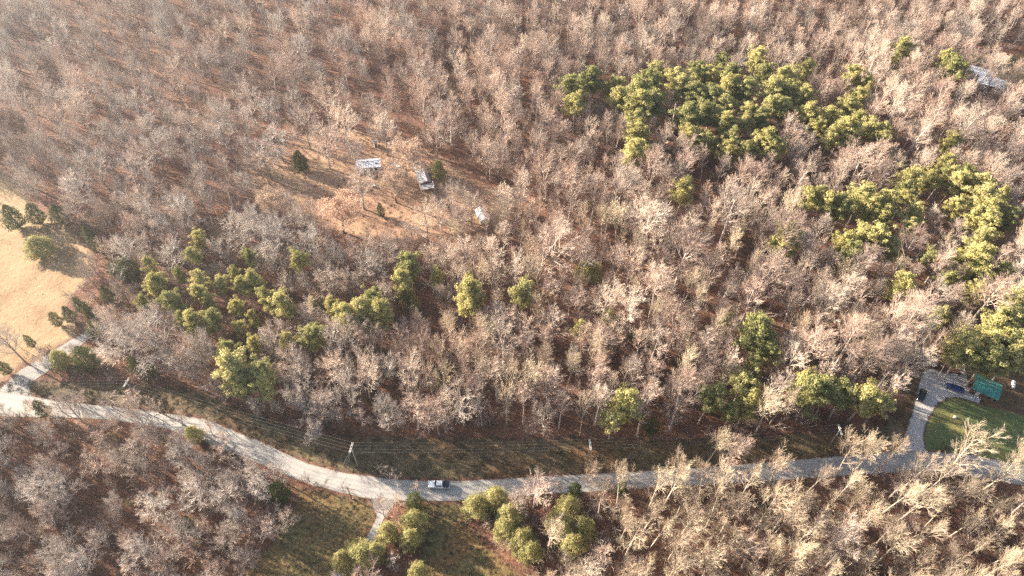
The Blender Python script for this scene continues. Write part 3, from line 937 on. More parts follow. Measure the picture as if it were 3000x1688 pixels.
# ---------------------------------------------------------------- labels for the trees, told by their look and by what they stand beside
MARKS = [("the white pickup", 1285, 1415), ("the guyed pole at the road bend", 1032, 1312), ("the middle utility pole", 1724, 1300), ("the right utility pole", 2438, 1260),
         ("the green roofed building", 2895, 1130), ("the black car", 2702, 1156), ("the grey roofed house", 1236, 510), ("the white trailer", 1078, 476),
         ("the pale clearing shed", 1410, 630), ("the small clearing cedar", 1115, 617), ("the dark cedar left of the trailer", 880, 475), ("the orange leaved tree", 985, 600),
         ("the field's round evergreen", 110, 722), ("the left gravel lane", 150, 1060), ("the far left road junction", 30, 1170), ("the bottom gravel track mouth", 1125, 1480),
         ("the propane tank", 2968, 1126), ("the lawn's lower end", 2800, 1330), ("the bottom left corner", 0, 1688), ("the bottom right corner", 3000, 1688), ("the bottom edge's midpoint", 1500, 1688),
         ("the white roof at top right", 2900, 210), ("the photo's centre", 1500, 844), ("the left edge's midpoint", 0, 844), ("the right edge's midpoint", 3000, 844), ("the top edge's midpoint", 1500, 0),
         ("the top left corner", 0, 0), ("the top right corner", 3000, 0), ("the road's gap between woods", 800, 1330), ("the road's tree covered right part", 2200, 1385), ("the leaning bare pole", 1024, 1445),
         ("the shaded yard tracks", 1330, 1600)]
DIRS = ["right of", "up right of", "straight above", "up left of", "left of", "down left of", "straight below", "down right of"]
ORD = ["nearest", "second", "third", "fourth", "fifth", "sixth", "seventh", "eighth", "ninth", "tenth", "eleventh", "twelfth", "thirteenth", "fourteenth"]

def label_all(items, noun):
    tab = {}
    for i, t in enumerate(items):
        u, v = t['px']
        for m, (nm, a, b) in enumerate(MARKS):
            d = math.hypot(u - a, v - b)
            if d < 12:
                continue
            s = int(round(math.atan2(b - v, u - a) / (math.pi / 4))) % 8
            tab.setdefault((m, s), []).append((d, i))
    best = {}
    for (m, s), L in tab.items():
        L.sort()
        for k, (d, i) in enumerate(L[:len(ORD)]):
            sc = k * 60 + d * .35
            if i not in best or sc < best[i][0]:
                best[i] = (sc, k, m, s)
    for i, t in enumerate(items):
        look = t['look']
        if i in best:
            _, k, m, s = best[i]
            t['label'] = "%s %s, %s one %s %s" % (look, noun, ORD[k], DIRS[s], MARKS[m][0])
        else:
            t['label'] = "%s %s %d across and %d down the photo in per cent" % (look, noun, t['px'][0] / 30, t['px'][1] / 16.88)

for t in trees:
    t['show'] = t['r']
    u, v = t['px']
    t['in'] = -40 < u < 3040 and -40 < v < 1740
bare = [t for t in trees if t['kind'] in ('broad', 'grey', 'slender', 'straw', 'thin')]
bare_in = sorted([t for t in bare if t['in']], key=lambda t: -t['show'])
single = bare_in[:300]
sid = set(id(t) for t in single)
mass = [t for t in bare if id(t) not in sid]
for t in single:
    t['look'] = {'broad': 'broad crowned' if t['r'] > 48 else 'round crowned', 'slender': 'tall narrow' if t['r'] < 48 else 'tall fan crowned', 'grey': 'greyish spreading', 'straw': 'straw coloured upright', 'thin': 'small crooked'}[t['kind']]
label_all(single, 'bare tree')

GROUPS = {'pine': 'pines standing among the bare woods', 'cedar': 'small dark cedars', 'round_evergreen': 'olive green rounded evergreens',
          'tan_leaved': 'trees still holding dead leaves', 'orange_leaved': 'trees still holding dead leaves', 'red_leaved': 'trees still holding dead leaves'}
NOUN = {'pine': 'pine', 'cedar': 'cedar', 'round_evergreen': 'evergreen', 'tan_leaved': 'leaved tree', 'orange_leaved': 'leaved tree', 'red_leaved': 'leaved tree'}
NAMES = {'broad': 'bare_tree', 'grey': 'bare_tree', 'slender': 'bare_tree', 'straw': 'bare_tree', 'thin': 'bare_tree', 'pine': 'pine_tree', 'cedar': 'cedar_tree', 'round_evergreen': 'evergreen_tree', 'tan_leaved': 'tan_leaved_tree', 'orange_leaved': 'orange_leaved_tree', 'red_leaved': 'red_leaved_tree'}
others = [t for t in trees if t['kind'] not in ('broad', 'grey', 'slender', 'straw', 'thin')]
for kd in ('pine', 'cedar', 'round_evergreen', 'tan_leaved', 'orange_leaved', 'red_leaved'):
    L = [t for t in others if t['kind'] == kd]
    for t in L:
        t['look'] = {'pine': 'yellow green clumpy' if t['r'] > 30 else 'small yellow green', 'cedar': 'dark green', 'round_evergreen': 'bushy olive green',
                     'tan_leaved': 'tan', 'orange_leaved': 'salmon orange', 'red_leaved': 'rusty red'}[kd]
    label_all(L, NOUN[kd])

for t in single + others:
    kd = t['kind']
    root = empty(NAMES[kd], (t['x'], t['y'], 0), t['rot'], label=t['label'], category='tree', group=GROUPS.get(kd, 'leafless trees of the woods'))
    root.scale = (t['s'], t['s'], t['sz'])
    root.rotation_euler = (random.gauss(0, .035), random.gauss(0, .035), t['rot'])
    for part in ('trunk', 'crown'):
        o = bpy.data.objects.new(part, t['p'][part])
        col.objects.link(o)
        o.parent = root

kinds = PROTO['broad'] + PROTO['grey'] + PROTO['slender'] + PROTO['straw'] + PROTO['thin']
scatter("leafless_woods", [p['all'] for p in kinds], [(t['x'], t['y'], 0, t['rot'], t['s'], t['sz'], next(i for i, p in enumerate(kinds) if p is t['p'])) for t in mass],
        'mass of grey and pinkish tan leafless trees reaching to the top of the picture', 'woods')

# undergrowth of the woods
brushes = [add_brush(700 + i, 'brush', 'brush', (2.6, 3.4, 4.2, 2.2)[i], (12, 11, 9, 14)[i], (1.6, 1.8, 1.6, 2.0)[i]) for i in range(4)]
brushes += [add_brush(710, 'sapling', 'twig', 5.0, 6, 1.2), add_brush(711, 'leafy_brush', 'brush', 2.4, 9, 1.5, 'red_leaf'), add_brush(712, 'green_brush', 'brush', 2.6, 8, 1.4, 'olive'),
            add_brush(713, 'thicket', 'straw_twig', 6.0, 7, 1.5), add_brush(714, 'thicket', 'grey_twig', 5.0, 8, 1.6)]
rows = []
for _ in range(13000):
    y = random.uniform(30, 330)
    zc = y * CP + CAM_H * SP
    half = 1620 / FPX * zc
    x = random.uniform(-half, half)
    u, v, _z = seen(x, y)
    if v > 1800 or any(inside(u, v, p) for p in NO_BASE) or inside(u, v, CLEARING):
        continue
    if u < 1250 and v < 620 and random.random() < .85:
        continue
    if u > 1500 and 350 < v < 1000 and random.random() < .45:
        continue
    pk = random.choices(range(9), (5, 5, 4, 4, 2, .9, .3, 3, 1.5) if v > 1400 and u > 1380 else (4, 4, 3, 4, 3.5, .7, .35, .4, 2))[0]
    s = random.uniform(.6, 1.25)
    rows.append((x, y, 0, random.uniform(0, 6.28), s, s * random.uniform(.7, 1.15), pk))
scatter("undergrowth", brushes, rows, 'tangle of brown and grey brush and saplings beneath the bare trees', 'undergrowth')

# rough grass: tufts
def tuft(seed, h, n, spread):
    R = np.random.default_rng(seed)
    V, F = [], []
    for i in range(n):
        b = np.array([R.normal(0, spread), R.normal(0, spread), 0])
        d = np.array([R.normal(0, .35), R.normal(0, .35), 1]) * h * R.uniform(.5, 1.1)
        a = R.uniform(0, 6.28)
        w = np.array([math.cos(a), math.sin(a), 0]) * .05
        k = len(V)
        V += [b - w, b + w, b + d]
        F.append([k, k + 1, k + 2])
    return pack([(np.array(V), F, M['grass'])], 'tuft')
tufts = [tuft(800, .35, 60, .45), tuft(801, .5, 50, .4), tuft(802, .25, 80, .6)]
rows = []
for poly, nn, smax in ((VERGE, 7000, 1.2), (YARD_B, 1300, .6), (YARD_C, 1600, .7), (FIELD, 500, .35), (CLEARING, 1500, .7), (LAWN, 500, .35), (YARD_R, 400, .6)):
    g = grd(poly)
    x0, x1, y0, y1 = min(p[0] for p in g), max(p[0] for p in g), min(p[1] for p in g), max(p[1] for p in g)
    for _ in range(nn):
        x, y = random.uniform(x0, x1), random.uniform(y0, y1)
        if inside(x, y, g) and not inside(x, y, road_poly):
            s = random.uniform(.35, 1) * smax
            rows.append((x, y, 0.02, random.uniform(0, 6.28), s, s, random.randrange(3)))
scatter("rough_grass", tufts, rows, 'tufts of rough olive and straw coloured grass on the verge and yards', 'grass')

# ---------------------------------------------------------------- power line
def pole(base, hgt, label, yaw, arms=2, guys=()):
    root = empty("utility_pole", (base.x, base.y, 0), yaw, label=label, category='utility pole', group='wooden utility poles along the road')
    MB().tube((0, 0, -.3), (0, 0, hgt), .19, .13, 10).build("post", M['wood'], root, True)
    for s in ((-1, 1) if arms == 2 else (1,)):
        mb = MB().box(s * .16 - .06, s * .16 + .06, -1.55, 1.55, hgt - .72, hgt - .6)
        a = mb.build("crossarm", M['pale_wood'], root)
        for yy in (-1.4, -.5, .5, 1.4):
            MB().tube((s * .16, yy, hgt - .6), (s * .16, yy, hgt - .38), .06, .045, 8).build("insulator", M['ceramic'], a)
    MB().tube((0, 0, hgt), (0, 0, hgt + .25), .07, .05, 8).build("insulator", M['ceramic'], root)
    for g in guys:
        MB().tube((0, 0, hgt - .9), g, .025, .025, 5).build("guy_wire", M['wire'], root)
    return root

PB = [spot(-260, 1168), spot(418, 1182), spot(1050, 1369), spot(1719, 1360), spot(2419, 1318), spot(3150, 1345)]
PH = 12.0
LBL = ["pole beyond the left edge carrying the wires over the lane", "utility pole hidden among branches above the left road", "utility pole braced by guy wires at the road bend",
       "middle utility pole with a pale double crossarm on the grass verge", "right utility pole with pale double crossarm behind roadside trees", "utility pole beyond the right edge of the lawn"]
dirs = []
for i in range(len(PB)):
    a, b = PB[max(i - 1, 0)], PB[min(i + 1, len(PB) - 1)]
    dirs.append(math.atan2(b.y - a.y, b.x - a.x))
for i, p in enumerate(PB):
    g = ()
    if i == 2:
        g = ((-4.5, -1.0, 0), (-3.5, -4.8, 0), (-2.0, -6.2, 0))
    if i == 3:
        g = ((1.5, -6.5, 0),)
    pole(p, PH, LBL[i], dirs[i], 2, g)
WL = ["back wire of the power line, farthest from the road", "second wire of the power line from the woods side", "third wire of the power line from the woods side", "front wire of the power line, nearest the road"]
for w, yy in enumerate((1.4, .5, -.5, -1.4)):
    mb = MB()
    for i in range(len(PB) - 1):
        a = Vector((PB[i].x - math.sin(dirs[i]) * yy, PB[i].y + math.cos(dirs[i]) * yy, PH - .36))
        b = Vector((PB[i + 1].x - math.sin(dirs[i + 1]) * yy, PB[i + 1].y + math.cos(dirs[i + 1]) * yy, PH - .36))
        n, q = 16, None
        for k in range(n + 1):
            t = k / n
            p = a.lerp(b, t)
            p.z -= 1.1 * 4 * t * (1 - t)
            if q is not None:
                mb.tube(q, p, .011, .011, 4)
            q = p
    mb.build("power_line", M['wire'], label=WL[w], category='wire', group='wires of the power line')
lp = spot(1030.7, 1463)
tp = spot(1017.6, 1427.7, 6.2)
root = empty("leaning_pole", (lp.x, lp.y, 0), label='short bare wooden pole beside the road opposite the guyed pole', category='pole')
MB().tube((0, 0, -.3), (tp.x - lp.x, tp.y - lp.y, 6.2), .13, .09, 8).build("post", M['dark_bark'], root)
MB().box(.15, .5, -.15, .25, 0, .45).build("meter_box", M['pale_wood'], root)
q = spot(1229, 1384)
mb = MB().box(-.07, .07, -.05, .05, -.1, 1.2)
mb.add([(-.07, -.05, 1.2), (.07, -.05, 1.2), (.07, .05, 1.2), (-.07, .05, 1.2), (0, 0, 1.32)], [(0, 1, 4), (1, 2, 4), (2, 3, 4), (3, 0, 4)])
mb.build("marker_post", M['pale_wood'], loc=(q.x, q.y, 0), label='short pale marker post in the grass just left of the pickup', category='post')

# ---------------------------------------------------------------- cars (front points to +X)
def section(x, w, z0, z1, bev=.12, taper=.0):
    """a rounded cross-section ring in the YZ plane"""
    h = w / 2
    t = h - taper
    return [(x, -h + bev, z0), (x, h - bev, z0), (x, h, z0 + bev), (x, h, (z0 + z1) / 2), (x, t, z1 - bev), (x, t - bev, z1), (x, -t + bev, z1), (x, -t, z1 - bev), (x, -h, (z0 + z1) / 2), (x, -h, z0 + bev)]

def wheels(root, xs, w, r=.38):
    for x in xs:
        for s in (-1, 1):
            y = s * (w / 2 - .13)
            o = MB().tube((x, y - .13, r), (x, y + .13, r), r, r, 18).build("wheel", M['rubber'], root, label=None)
            MB().tube((x, y + s * .131, r), (x, y + s * .15, r), r * .6, r * .55, 14).build("rim", M['steel'], o)

def pickup(loc, rz, label):
    root = empty("pickup_truck", loc, rz, label=label, category='pickup truck')
    w = 2.0
    MB().loft([section(2.9, w * .86, .55, .95), section(2.78, w * .96, .45, 1.08), section(2.0, w, .42, 1.16), section(1.2, w, .42, 1.22), section(-1.0, w, .42, 1.22),
               section(-1.1, w, .42, 1.22), section(-2.8, w, .45, 1.22), section(-2.9, w * .97, .5, 1.16)]).build("body", M['white_paint'], root)
    cab = MB().loft([section(1.25, w * .92, 1.16, 1.24, .03), section(.62, w * .82, 1.16, 1.86, .09, .12), section(.3, w * .82, 1.16, 1.92, .09, .14), section(-.85, w * .82, 1.16, 1.92, .09, .14), section(-1.05, w * .84, 1.16, 1.6, .08, .08)]).build("cab", M['white_paint'], root)
    MB().add([(1.2, -.80, 1.33), (1.2, .80, 1.33), (.66, .66, 1.865), (.66, -.66, 1.865)], [(0, 1, 2, 3)]).add([(1.18, -.8, 1.22), (1.18, .8, 1.22), (.66, .62, 1.8), (.66, -.62, 1.8)], [(3, 2, 1, 0)]).build("windscreen", M['glass'], root)
    MB().box(-1.1, -1.02, -.62, .62, 1.3, 1.75).build("rear_window", M['glass'], root)
    for s in (-1, 1):
        for x0, x1, xt in ((.1, .85, .55), (-.85, .02, .02)):
            V = [(x0, s * .835, 1.27), (x1, s * .86, 1.27), (xt, s * .755, 1.74), (x0 if x0 > 0 else -.75, s * .755, 1.74)]
            V += [(x, y + s * .02, z) for x, y, z in V]
            MB().add(V, [(0, 1, 2, 3), (4, 5, 6, 7), (0, 1, 5, 4), (1, 2, 6, 5), (2, 3, 7, 6), (3, 0, 4, 7)]).build("side_window", M['glass'], root)
        MB().box(.92, 1.08, s * 1.0, s * 1.2, 1.2, 1.38).build("mirror", M['bed_cover'], root)
        MB().box(2.82, 2.93, s * .6, s * .92, .78, .98).build("headlight", M['lamp_clear'], root)
        MB().box(-2.93, -2.86, s * .8, s * .96, .75, 1.1).build("tail_light", M['lamp_red'], root)
        MB().box(-2.75, -1.15, s * .9, s * .99, 1.2, 1.27).build("bed_rail", M['bed_cover'], root)
    MB().box(-2.84, -1.12, -.9, .9, 1.20, 1.26).build("bed_cover", M['bed_cover'], root)
    MB().box(2.86, 3.02, -.9, .9, .42, .62).build("bumper", M['steel'], root)
    MB().box(-3.05, -2.88, -.9, .9, .45, .62).build("bumper", M['steel'], root)
    MB().box(2.86, 2.94, -.55, .55, .68, .98).build("grille", M['rubber'], root)
    wheels(root, (1.95, -1.85), w + .04, .4)
    return root

def car(name, loc, rz, label, paint, suv=True):
    root = empty(name, loc, rz, label=label, category='car')
    w, L, r = 1.9, 2.45, 1.72 if suv else 1.45
    MB().loft([section(L + .1, w * .5, .5, .72), section(L - .05, w * .76, .45, .82), section(L - .35, w * .93, .4, .92), section(1.2, w, .35, 1.02), section(0, w, .35, 1.05), section(-1.6, w, .35, 1.05), section(-L + .35, w * .95, .4, 1.0), section(-L + .05, w * .8, .45, .92), section(-L - .08, w * .58, .5, .8)]).build("body", paint, root)
    rear = -2.1 if suv else -1.75
    MB().loft([section(1.15, w * .86, .95, 1.03, .03), section(.35, w * .78, .95, r - .05, .1, .12), section(-.2, w * .78, .95, r, .1, .14), section(rear + .7, w * .78, .95, r - .02, .1, .14),
               section(rear, w * .84, .95, 1.08, .04)]).build("cabin", M['glass'], root)
    MB().loft([section(.3, w * .66, r - .06, r + .02, .03), section(-.2, w * .68, r - .03, r + .045, .03), section(rear + .72, w * .66, r - .06, r + .02, .03)]).build("roof", paint, root)
    for s in (-1, 1):
        for a, b in (((1.1, s * .79, 1.0), (.36, s * .62, r - .02)), ((rear + .72, s * .62, r - .02), (rear + .02, s * .76, 1.05)), ((-.45, s * .78, 1.0), (-.45, s * .64, r - .02))):
            MB().tube(a, b, .05, .05, 5).build("pillar", paint, root)
        MB().box(L - .22, L - .05, s * .5, s * .8, .66, .84).build("headlight", M['lamp_clear'], root)
        MB().box(-L + .02, -L + .14, s * .55, s * .84, .7, .9).build("tail_light", M['lamp_red'], root)
        MB().box(.8, .95, s * .92, s * 1.1, .98, 1.12).build("mirror", paint, root)
    MB().box(L - .06, L + .04, -.45, .45, .5, .66).build("grille", M['rubber'], root)
    wheels(root, (1.5, -1.5), w + .03, .35)
    return root

c = spot(1287, 1424, 0)
pickup((c.x, c.y, .06), math.radians(178.5), 'white pickup truck with dark bed cover driving on the road')
a, b = spot(2693, 1178, .8), spot(2710, 1137, .8)
car("parked_car", ((a.x + b.x) / 2, (a.y + b.y) / 2, .04), math.atan2(b.y - a.y, b.x - a.x), 'black car parked on the left side of the gravel driveway', M['black_paint'])
a, b = spot(2774, 1127, .8), spot(2823, 1144, .8)
car("parked_car", ((a.x + b.x) / 2, (a.y + b.y) / 2, .04), math.atan2(a.y - b.y, a.x - b.x), 'dark blue car parked beside the green roofed building', M['blue_paint'], False)

# ---------------------------------------------------------------- buildings
def building(name, cx, cy, yaw, L, W, wh, rh, roofm, wallm, label, cat, over=.3, ridge=0.0, vents=(), doors=(), wins=(), chim=False):
    """gabled box; ridge runs along local X, shifted by ridge along Y"""
    root = empty(name, (cx, cy, 0), yaw, label=label, category=cat)
    hl, hw = L / 2, W / 2
    def wall(V):
        n = len(V)
        return V
    # walls as four slabs
    MB().box(-hl, hl, -hw, -hw + .12, -.1, wh).build("wall", wallm, root)
    MB().box(-hl, hl, hw - .12, hw, -.1, wh).build("wall", wallm, root)
    for s in (-1, 1):
        x0, x1 = (hl - .12, hl - .001) if s > 0 else (-hl + .001, -hl + .12)
        V = []
        for x in (x0, x1):
            V += [(x, -hw + .12, -.1), (x, hw - .12, -.1), (x, hw - .12, wh - .02), (x, ridge, wh + rh - .08), (x, -hw + .12, wh - .02)]
        MB().add(V, [(0, 1, 2, 3, 4), (9, 8, 7, 6, 5), (0, 1, 6, 5), (1, 2, 7, 6), (2, 3, 8, 7), (3, 4, 9, 8), (4, 0, 5, 9)]).build("wall", wallm, root)
    for s in (-1, 1):
        e = s * (hw + over)
        slope = rh / (hw - s * ridge)
        ze = wh - slope * over
        V = [(-hl - over, ridge, wh + rh), (hl + over, ridge, wh + rh), (hl + over, e, ze), (-hl - over, e, ze)]
        V += [(x, y, z - .1) for x, y, z in V]
        rf = MB().add(V, [(0, 1, 2, 3), (7, 6, 5, 4), (0, 1, 5, 4), (1, 2, 6, 5), (2, 3, 7, 6), (3, 0, 4, 7)]).build("roof", roofm, root)
        nb = int(L / .9)
        mb = MB()
        for k in range(nb + 1):
            x = -hl - over + .02 + (L + 2 * over - .08) * k / nb
            V = [(x, ridge, wh + rh + .005), (x + .05, ridge, wh + rh + .005), (x + .05, e, ze + .005), (x, e, ze + .005)]
            V += [(a, b2, c2 + .05) for a, b2, c2 in V]
            mb.add(V, [(0, 1, 2, 3), (4, 5, 6, 7), (0, 1, 5, 4), (1, 2, 6, 5), (2, 3, 7, 6), (3, 0, 4, 7)])
        rb = mb.build("roof_rib", roofm, rf)
        rb['kind'] = 'stuff'
    MB().box(-hl - over - .02, hl + over + .02, ridge - .12, ridge + .12, wh + rh - .02, wh + rh + .07).build("ridge_cap", roofm, root)
    for (x, y, s, m) in vents:
        sl = rh / (hw - (1 if y > ridge else -1) * ridge)
        z = wh + rh - abs(y - ridge) * sl
        MB().box(x - s, x + s, y - s, y + s, z - .05, z + .22).build("roof_vent", m, root)
    for (x, side, dw, dh) in doors:
        y = side * (hw + .03)
        MB().box(x - dw / 2, x + dw / 2, min(y, y - side * .06), max(y, y - side * .06), 0, dh).build("door", M['brown_wall'] if wallm is not M['brown_wall'] else M['white_wall'], root)
    for (x, side, ww, wz) in wins:
        y = side * (hw + .02)
        fr = MB().box(x - ww / 2 - .07, x + ww / 2 + .07, min(y, y - side * .05), max(y, y - side * .05), wz - .07, wz + .97).build("window", M['white_wall'], root)
        y2 = side * (hw + .035)
        MB().box(x - ww / 2, x + ww / 2, min(y2, y2 - side * .04), max(y2, y2 - side * .04), wz, wz + .9).build("pane", M['glass'], fr)
    return root

def mid(pts, z):
    q = [spot(u, v, z) for u, v in pts]
    return sum(p.x for p in q) / len(q), sum(p.y for p in q) / len(q), q

# green roofed building
cx, cy, q = mid([(2866, 1093), (2944, 1126), (2926, 1168), (2846, 1133)], 3.2)
yaw = math.atan2((q[1] - q[0]).y + (q[2] - q[3]).y, (q[1] - q[0]).x + (q[2] - q[3]).x)
L, W = ((q[1] - q[0]).length + (q[2] - q[3]).length) / 2, ((q[3] - q[0]).length + (q[2] - q[1]).length) / 2
building("green_roofed_building", cx, cy, yaw, L - .6, W - .6, 2.6, 1.0, M['green_metal'], M['brown_wall'], 'small building with a green metal roof beside the gravel driveway', 'building',
         ridge=-.35, doors=((-1.5, -1, .95, 2.05),), wins=((1.5, -1, 1.0, 1.1), (3.0, -1, .8, 1.1), (0, 1, 1, 1.1)))
dx, dy = math.cos(yaw), math.sin(yaw)
def loc_g(a, b):
    return (cx + a * dx - b * dy, cy + a * dy + b * dx)
for (a, b, s, lab) in ((-2.2, -W / 2 - .9, .45, 'left'), (-.7, -W / 2 - .65, .4, 'right')):
    x, y = loc_g(a, b)
    rt = empty("air_conditioner", (x, y, .03), yaw, label='pale box unit standing by the front wall of the green roofed building, %s one' % lab, category='box unit', group='pale box units by the wall')
    MB().box(-s, s, -s * .8, s * .8, 0, .8).build("casing", M['white_wall'], rt)
    MB().tube((0, 0, .8), (0, 0, .84), s * .6, s * .6, 12).build("fan_grille", M['rubber'], rt)

# white trailer home
cx, cy, q = mid([(1040, 467), (1113, 461), (1117, 486), (1042, 492)], 3.0)
yaw = math.atan2((q[1] - q[0]).y + (q[2] - q[3]).y, (q[1] - q[0]).x + (q[2] - q[3]).x)
L, W = ((q[1] - q[0]).length + (q[2] - q[3]).length) / 2, ((q[3] - q[0]).length + (q[2] - q[1]).length) / 2
building("trailer_home", cx, cy, yaw, L - .3, W - .3, 2.6, .45, M['white_metal'], M['white_wall'], 'white roofed trailer home with dark roof vents in the clearing', 'trailer home', over=.15, ridge=1.0,
         vents=((2.8, -.6, .22, M['rubber']), (3.4, -.5, .2, M['rubber']), (1.6, .3, .1, M['rubber']), (-.2, .6, .16, M['rubber']), (-2.0, .4, .12, M['steel']), (-3.2, -.5, .12, M['rubber']), (-1.2, -.9, .1, M['rubber'])),
         doors=((1.0, -1, .9, 2.0),), wins=((-2.5, -1, 1.2, 1.1), (2.8, -1, 1.0, 1.1)))

# grey roofed house with white deck
cx, cy, q = mid([(1213, 483), (1240, 469), (1258, 523), (1231, 541)], 3.2)
yaw = math.atan2((q[2] - q[1]).y + (q[3] - q[0]).y, (q[2] - q[1]).x + (q[3] - q[0]).x)
L, W = ((q[2] - q[1]).length + (q[3] - q[0]).length) / 2, ((q[1] - q[0]).length + (q[3] - q[2]).length) / 2
W = max(W, 4.6)
hb = building("grey_roofed_house", cx, cy, yaw, L - .4, W - .4, 2.5, .75, M['grey_metal'], M['brown_wall'], 'long house with streaked grey metal roof in the leaf covered clearing', 'house', over=.2, ridge=.9,
              doors=((2.0, -1, .9, 2.0),), wins=((-2, -1, 1.2, 1.1), (4, -1, 1.0, 1.1)))
mb = MB()
hl = L / 2
for k in range(7):
    MB().box(hl + .35 + k * .42, hl + .35 + k * .42 + .38, -W / 2 + .1, W / 2 + .6, 2.18, 2.24).build("deck_board", M['pale_wood'], hb)
for y in (-W / 2 + .15, W / 2 + .5):
    for x in (hl + .4, hl + 3.1):
        MB().box(x - .06, x + .06, y - .06, y + .06, 0, 2.9).build("deck_post", M['white_wall'], hb)
    MB().box(hl + .35, hl + 3.2, y - .04, y + .04, 2.95, 3.03).build("deck_rail", M['white_wall'], hb)
MB().box(hl + 3.12, hl + 3.2, -W / 2 + .1, W / 2 + .55, 3.04, 3.1).build("deck_rail", M['white_wall'], hb)
for k in range(10):
    y = -W / 2 + .3 + k * (W + .1) / 9
    MB().box(hl + 3.13, hl + 3.18, y - .03, y + .03, 2.25, 3.03).build("baluster", M['white_wall'], hb)

# pale clearing shed
cx, cy, q = mid([(1404, 609), (1413, 611), (1428, 648), (1408, 648)], 1.8)
building("shed", cx, cy, math.radians(-70), 6.2, 3.4, 1.9, 1.1, M['white_metal'], M['cream_wall'], 'pale gabled shed at the right end of the clearing', 'shed', over=.2, doors=((0, -1, 1.2, 1.7),))
p = spot(1101, 428)
building("outhouse", p.x, p.y, math.radians(20), 1.3, 1.5, 2.2, .25, M['grey_metal'], M['white_wall'], 'tiny upright white hut behind the trailer home', 'outhouse', over=.1, doors=((0, -1, .7, 1.8),))

# white roofs at the top right
cx, cy, q = mid([(2826, 186), (2870, 190), (2868, 212), (2848, 212)], 3.2)
building("white_roofed_house", cx + 2, cy - 1, math.radians(-32), 11, 6, 2.7, 1.2, M['white_metal'], M['white_wall'], 'white roofed house half hidden by bare trees at the top right', 'house', wins=((-2, -1, 1, 1.1), (3, -1, 1, 1.1)))
cx, cy, q = mid([(2888, 212), (2922, 238), (2872, 243)], 3.2)
building("white_roofed_garage", cx + 1.5, cy - 1, math.radians(-30), 10, 7, 2.7, 1.3, M['white_metal'], M['white_wall'], 'second white roof just below the half hidden house at the top right', 'garage', doors=((0, -1, 2.4, 2.2),))
cx, cy, q = mid([(2952, 268), (2966, 280)], 2)
building("small_shed", cx, cy, math.radians(-30), 3.2, 2.4, 1.8, .6, M['white_metal'], M['white_wall'], 'small pale shed at the right edge near the top', 'shed', doors=((0, -1, .9, 1.7),))

# ---------------------------------------------------------------- small things
p, p2 = spot(2968, 1137, .8), spot(2970, 1115, .8)
d = (p2 - p).normalized()
root = empty("propane_tank", ((p.x + p2.x) / 2, (p.y + p2.y) / 2, .03), math.atan2(d.y, d.x), label='white propane tank on the brown yard right of the green roofed building', category='propane tank')
rings = []
for k in range(15):
    t = -1 + 2 * k / 14
    x = t * 1.45
    e = max(0, (abs(x) - .95) / .5)
    r = .5 * math.sqrt(max(0.0, 1 - e * e)) + .004
    rings.append([(x, r * math.cos(a * math.pi / 8), .75 + r * math.sin(a * math.pi / 8)) for a in range(16)])
MB().loft(rings).build("tank", M['tank'], root, True)
MB().tube((0, 0, 1.24), (0, 0, 1.4), .2, .18, 12).build("valve_dome", M['rubber'], root)
for x in (-.8, .8):
    MB().box(x - .08, x + .08, -.4, .4, 0, .35).build("support", M['concrete'], root)

p = spot(2797, 1223)
rings = [[(r * math.cos(a * math.pi / 8), r * math.sin(a * math.pi / 8), z) for a in range(16)] for r, z in ((.42, 0), (.45, .25), (.4, .42), (.25, .55), (.05, .6))]
MB().loft(rings).build("well_cap", M['tank'], loc=(p.x, p.y, .02), smooth=True, label='small round white cap on the green lawn', category='well cap')
p = spot(2808, 1097)
rings = [[(r * math.cos(a * math.pi / 8), r * math.sin(a * math.pi / 8), z) for a in range(16)] for r, z in ((.5, 0), (.55, .35), (.58, .5), (.5, .5), (.45, .1), (.05, .08))]
MB().loft(rings).build("fire_pit", M['rubber'], loc=(p.x, p.y, .05), label='round black fire pit at the top edge of the gravel driveway', category='fire pit')
p = spot(2734, 1072)
root = empty("garden_cart", (p.x, p.y, .05), .5, label='white low cart parked at the upper end of the gravel driveway', category='cart')
MB().box(-1.0, 1.0, -.6, .6, .45, .6).build("deck", M['white_paint'], root)
MB().box(-.95, -.2, -.55, .55, .6, 1.0).build("box", M['white_paint'], root)
MB().box(.1, .5, -.3, .3, .6, .95).build("seat", M['rubber'], root)
for x in (-.65, .65):
    for s in (-1, 1):
        MB().tube((x, s * .5, .25), (x, s * .68, .25), .25, .25, 12).build("wheel", M['rubber'], root)
p = spot(2757, 1077)
root = empty("wheelbarrow", (p.x, p.y, .03), 2.0, label='grey wheelbarrow beside the white cart', category='wheelbarrow')
MB().loft([[(-.3, -.2, .35), (.25, -.2, .35), (.25, .2, .35), (-.3, .2, .35)], [(-.5, -.34, .65), (.5, -.34, .65), (.5, .34, .65), (-.5, .34, .65)]]).build("tray", M['steel'], root)
for s in (-1, 1):
    MB().tube((.5, s * .1, .25), (-.9, s * .3, .55), .025, .025, 6).build("handle", M['wood'], root)
MB().tube((.55, -.04, .2), (.55, .04, .2), .2, .2, 12).build("wheel", M['rubber'], root)

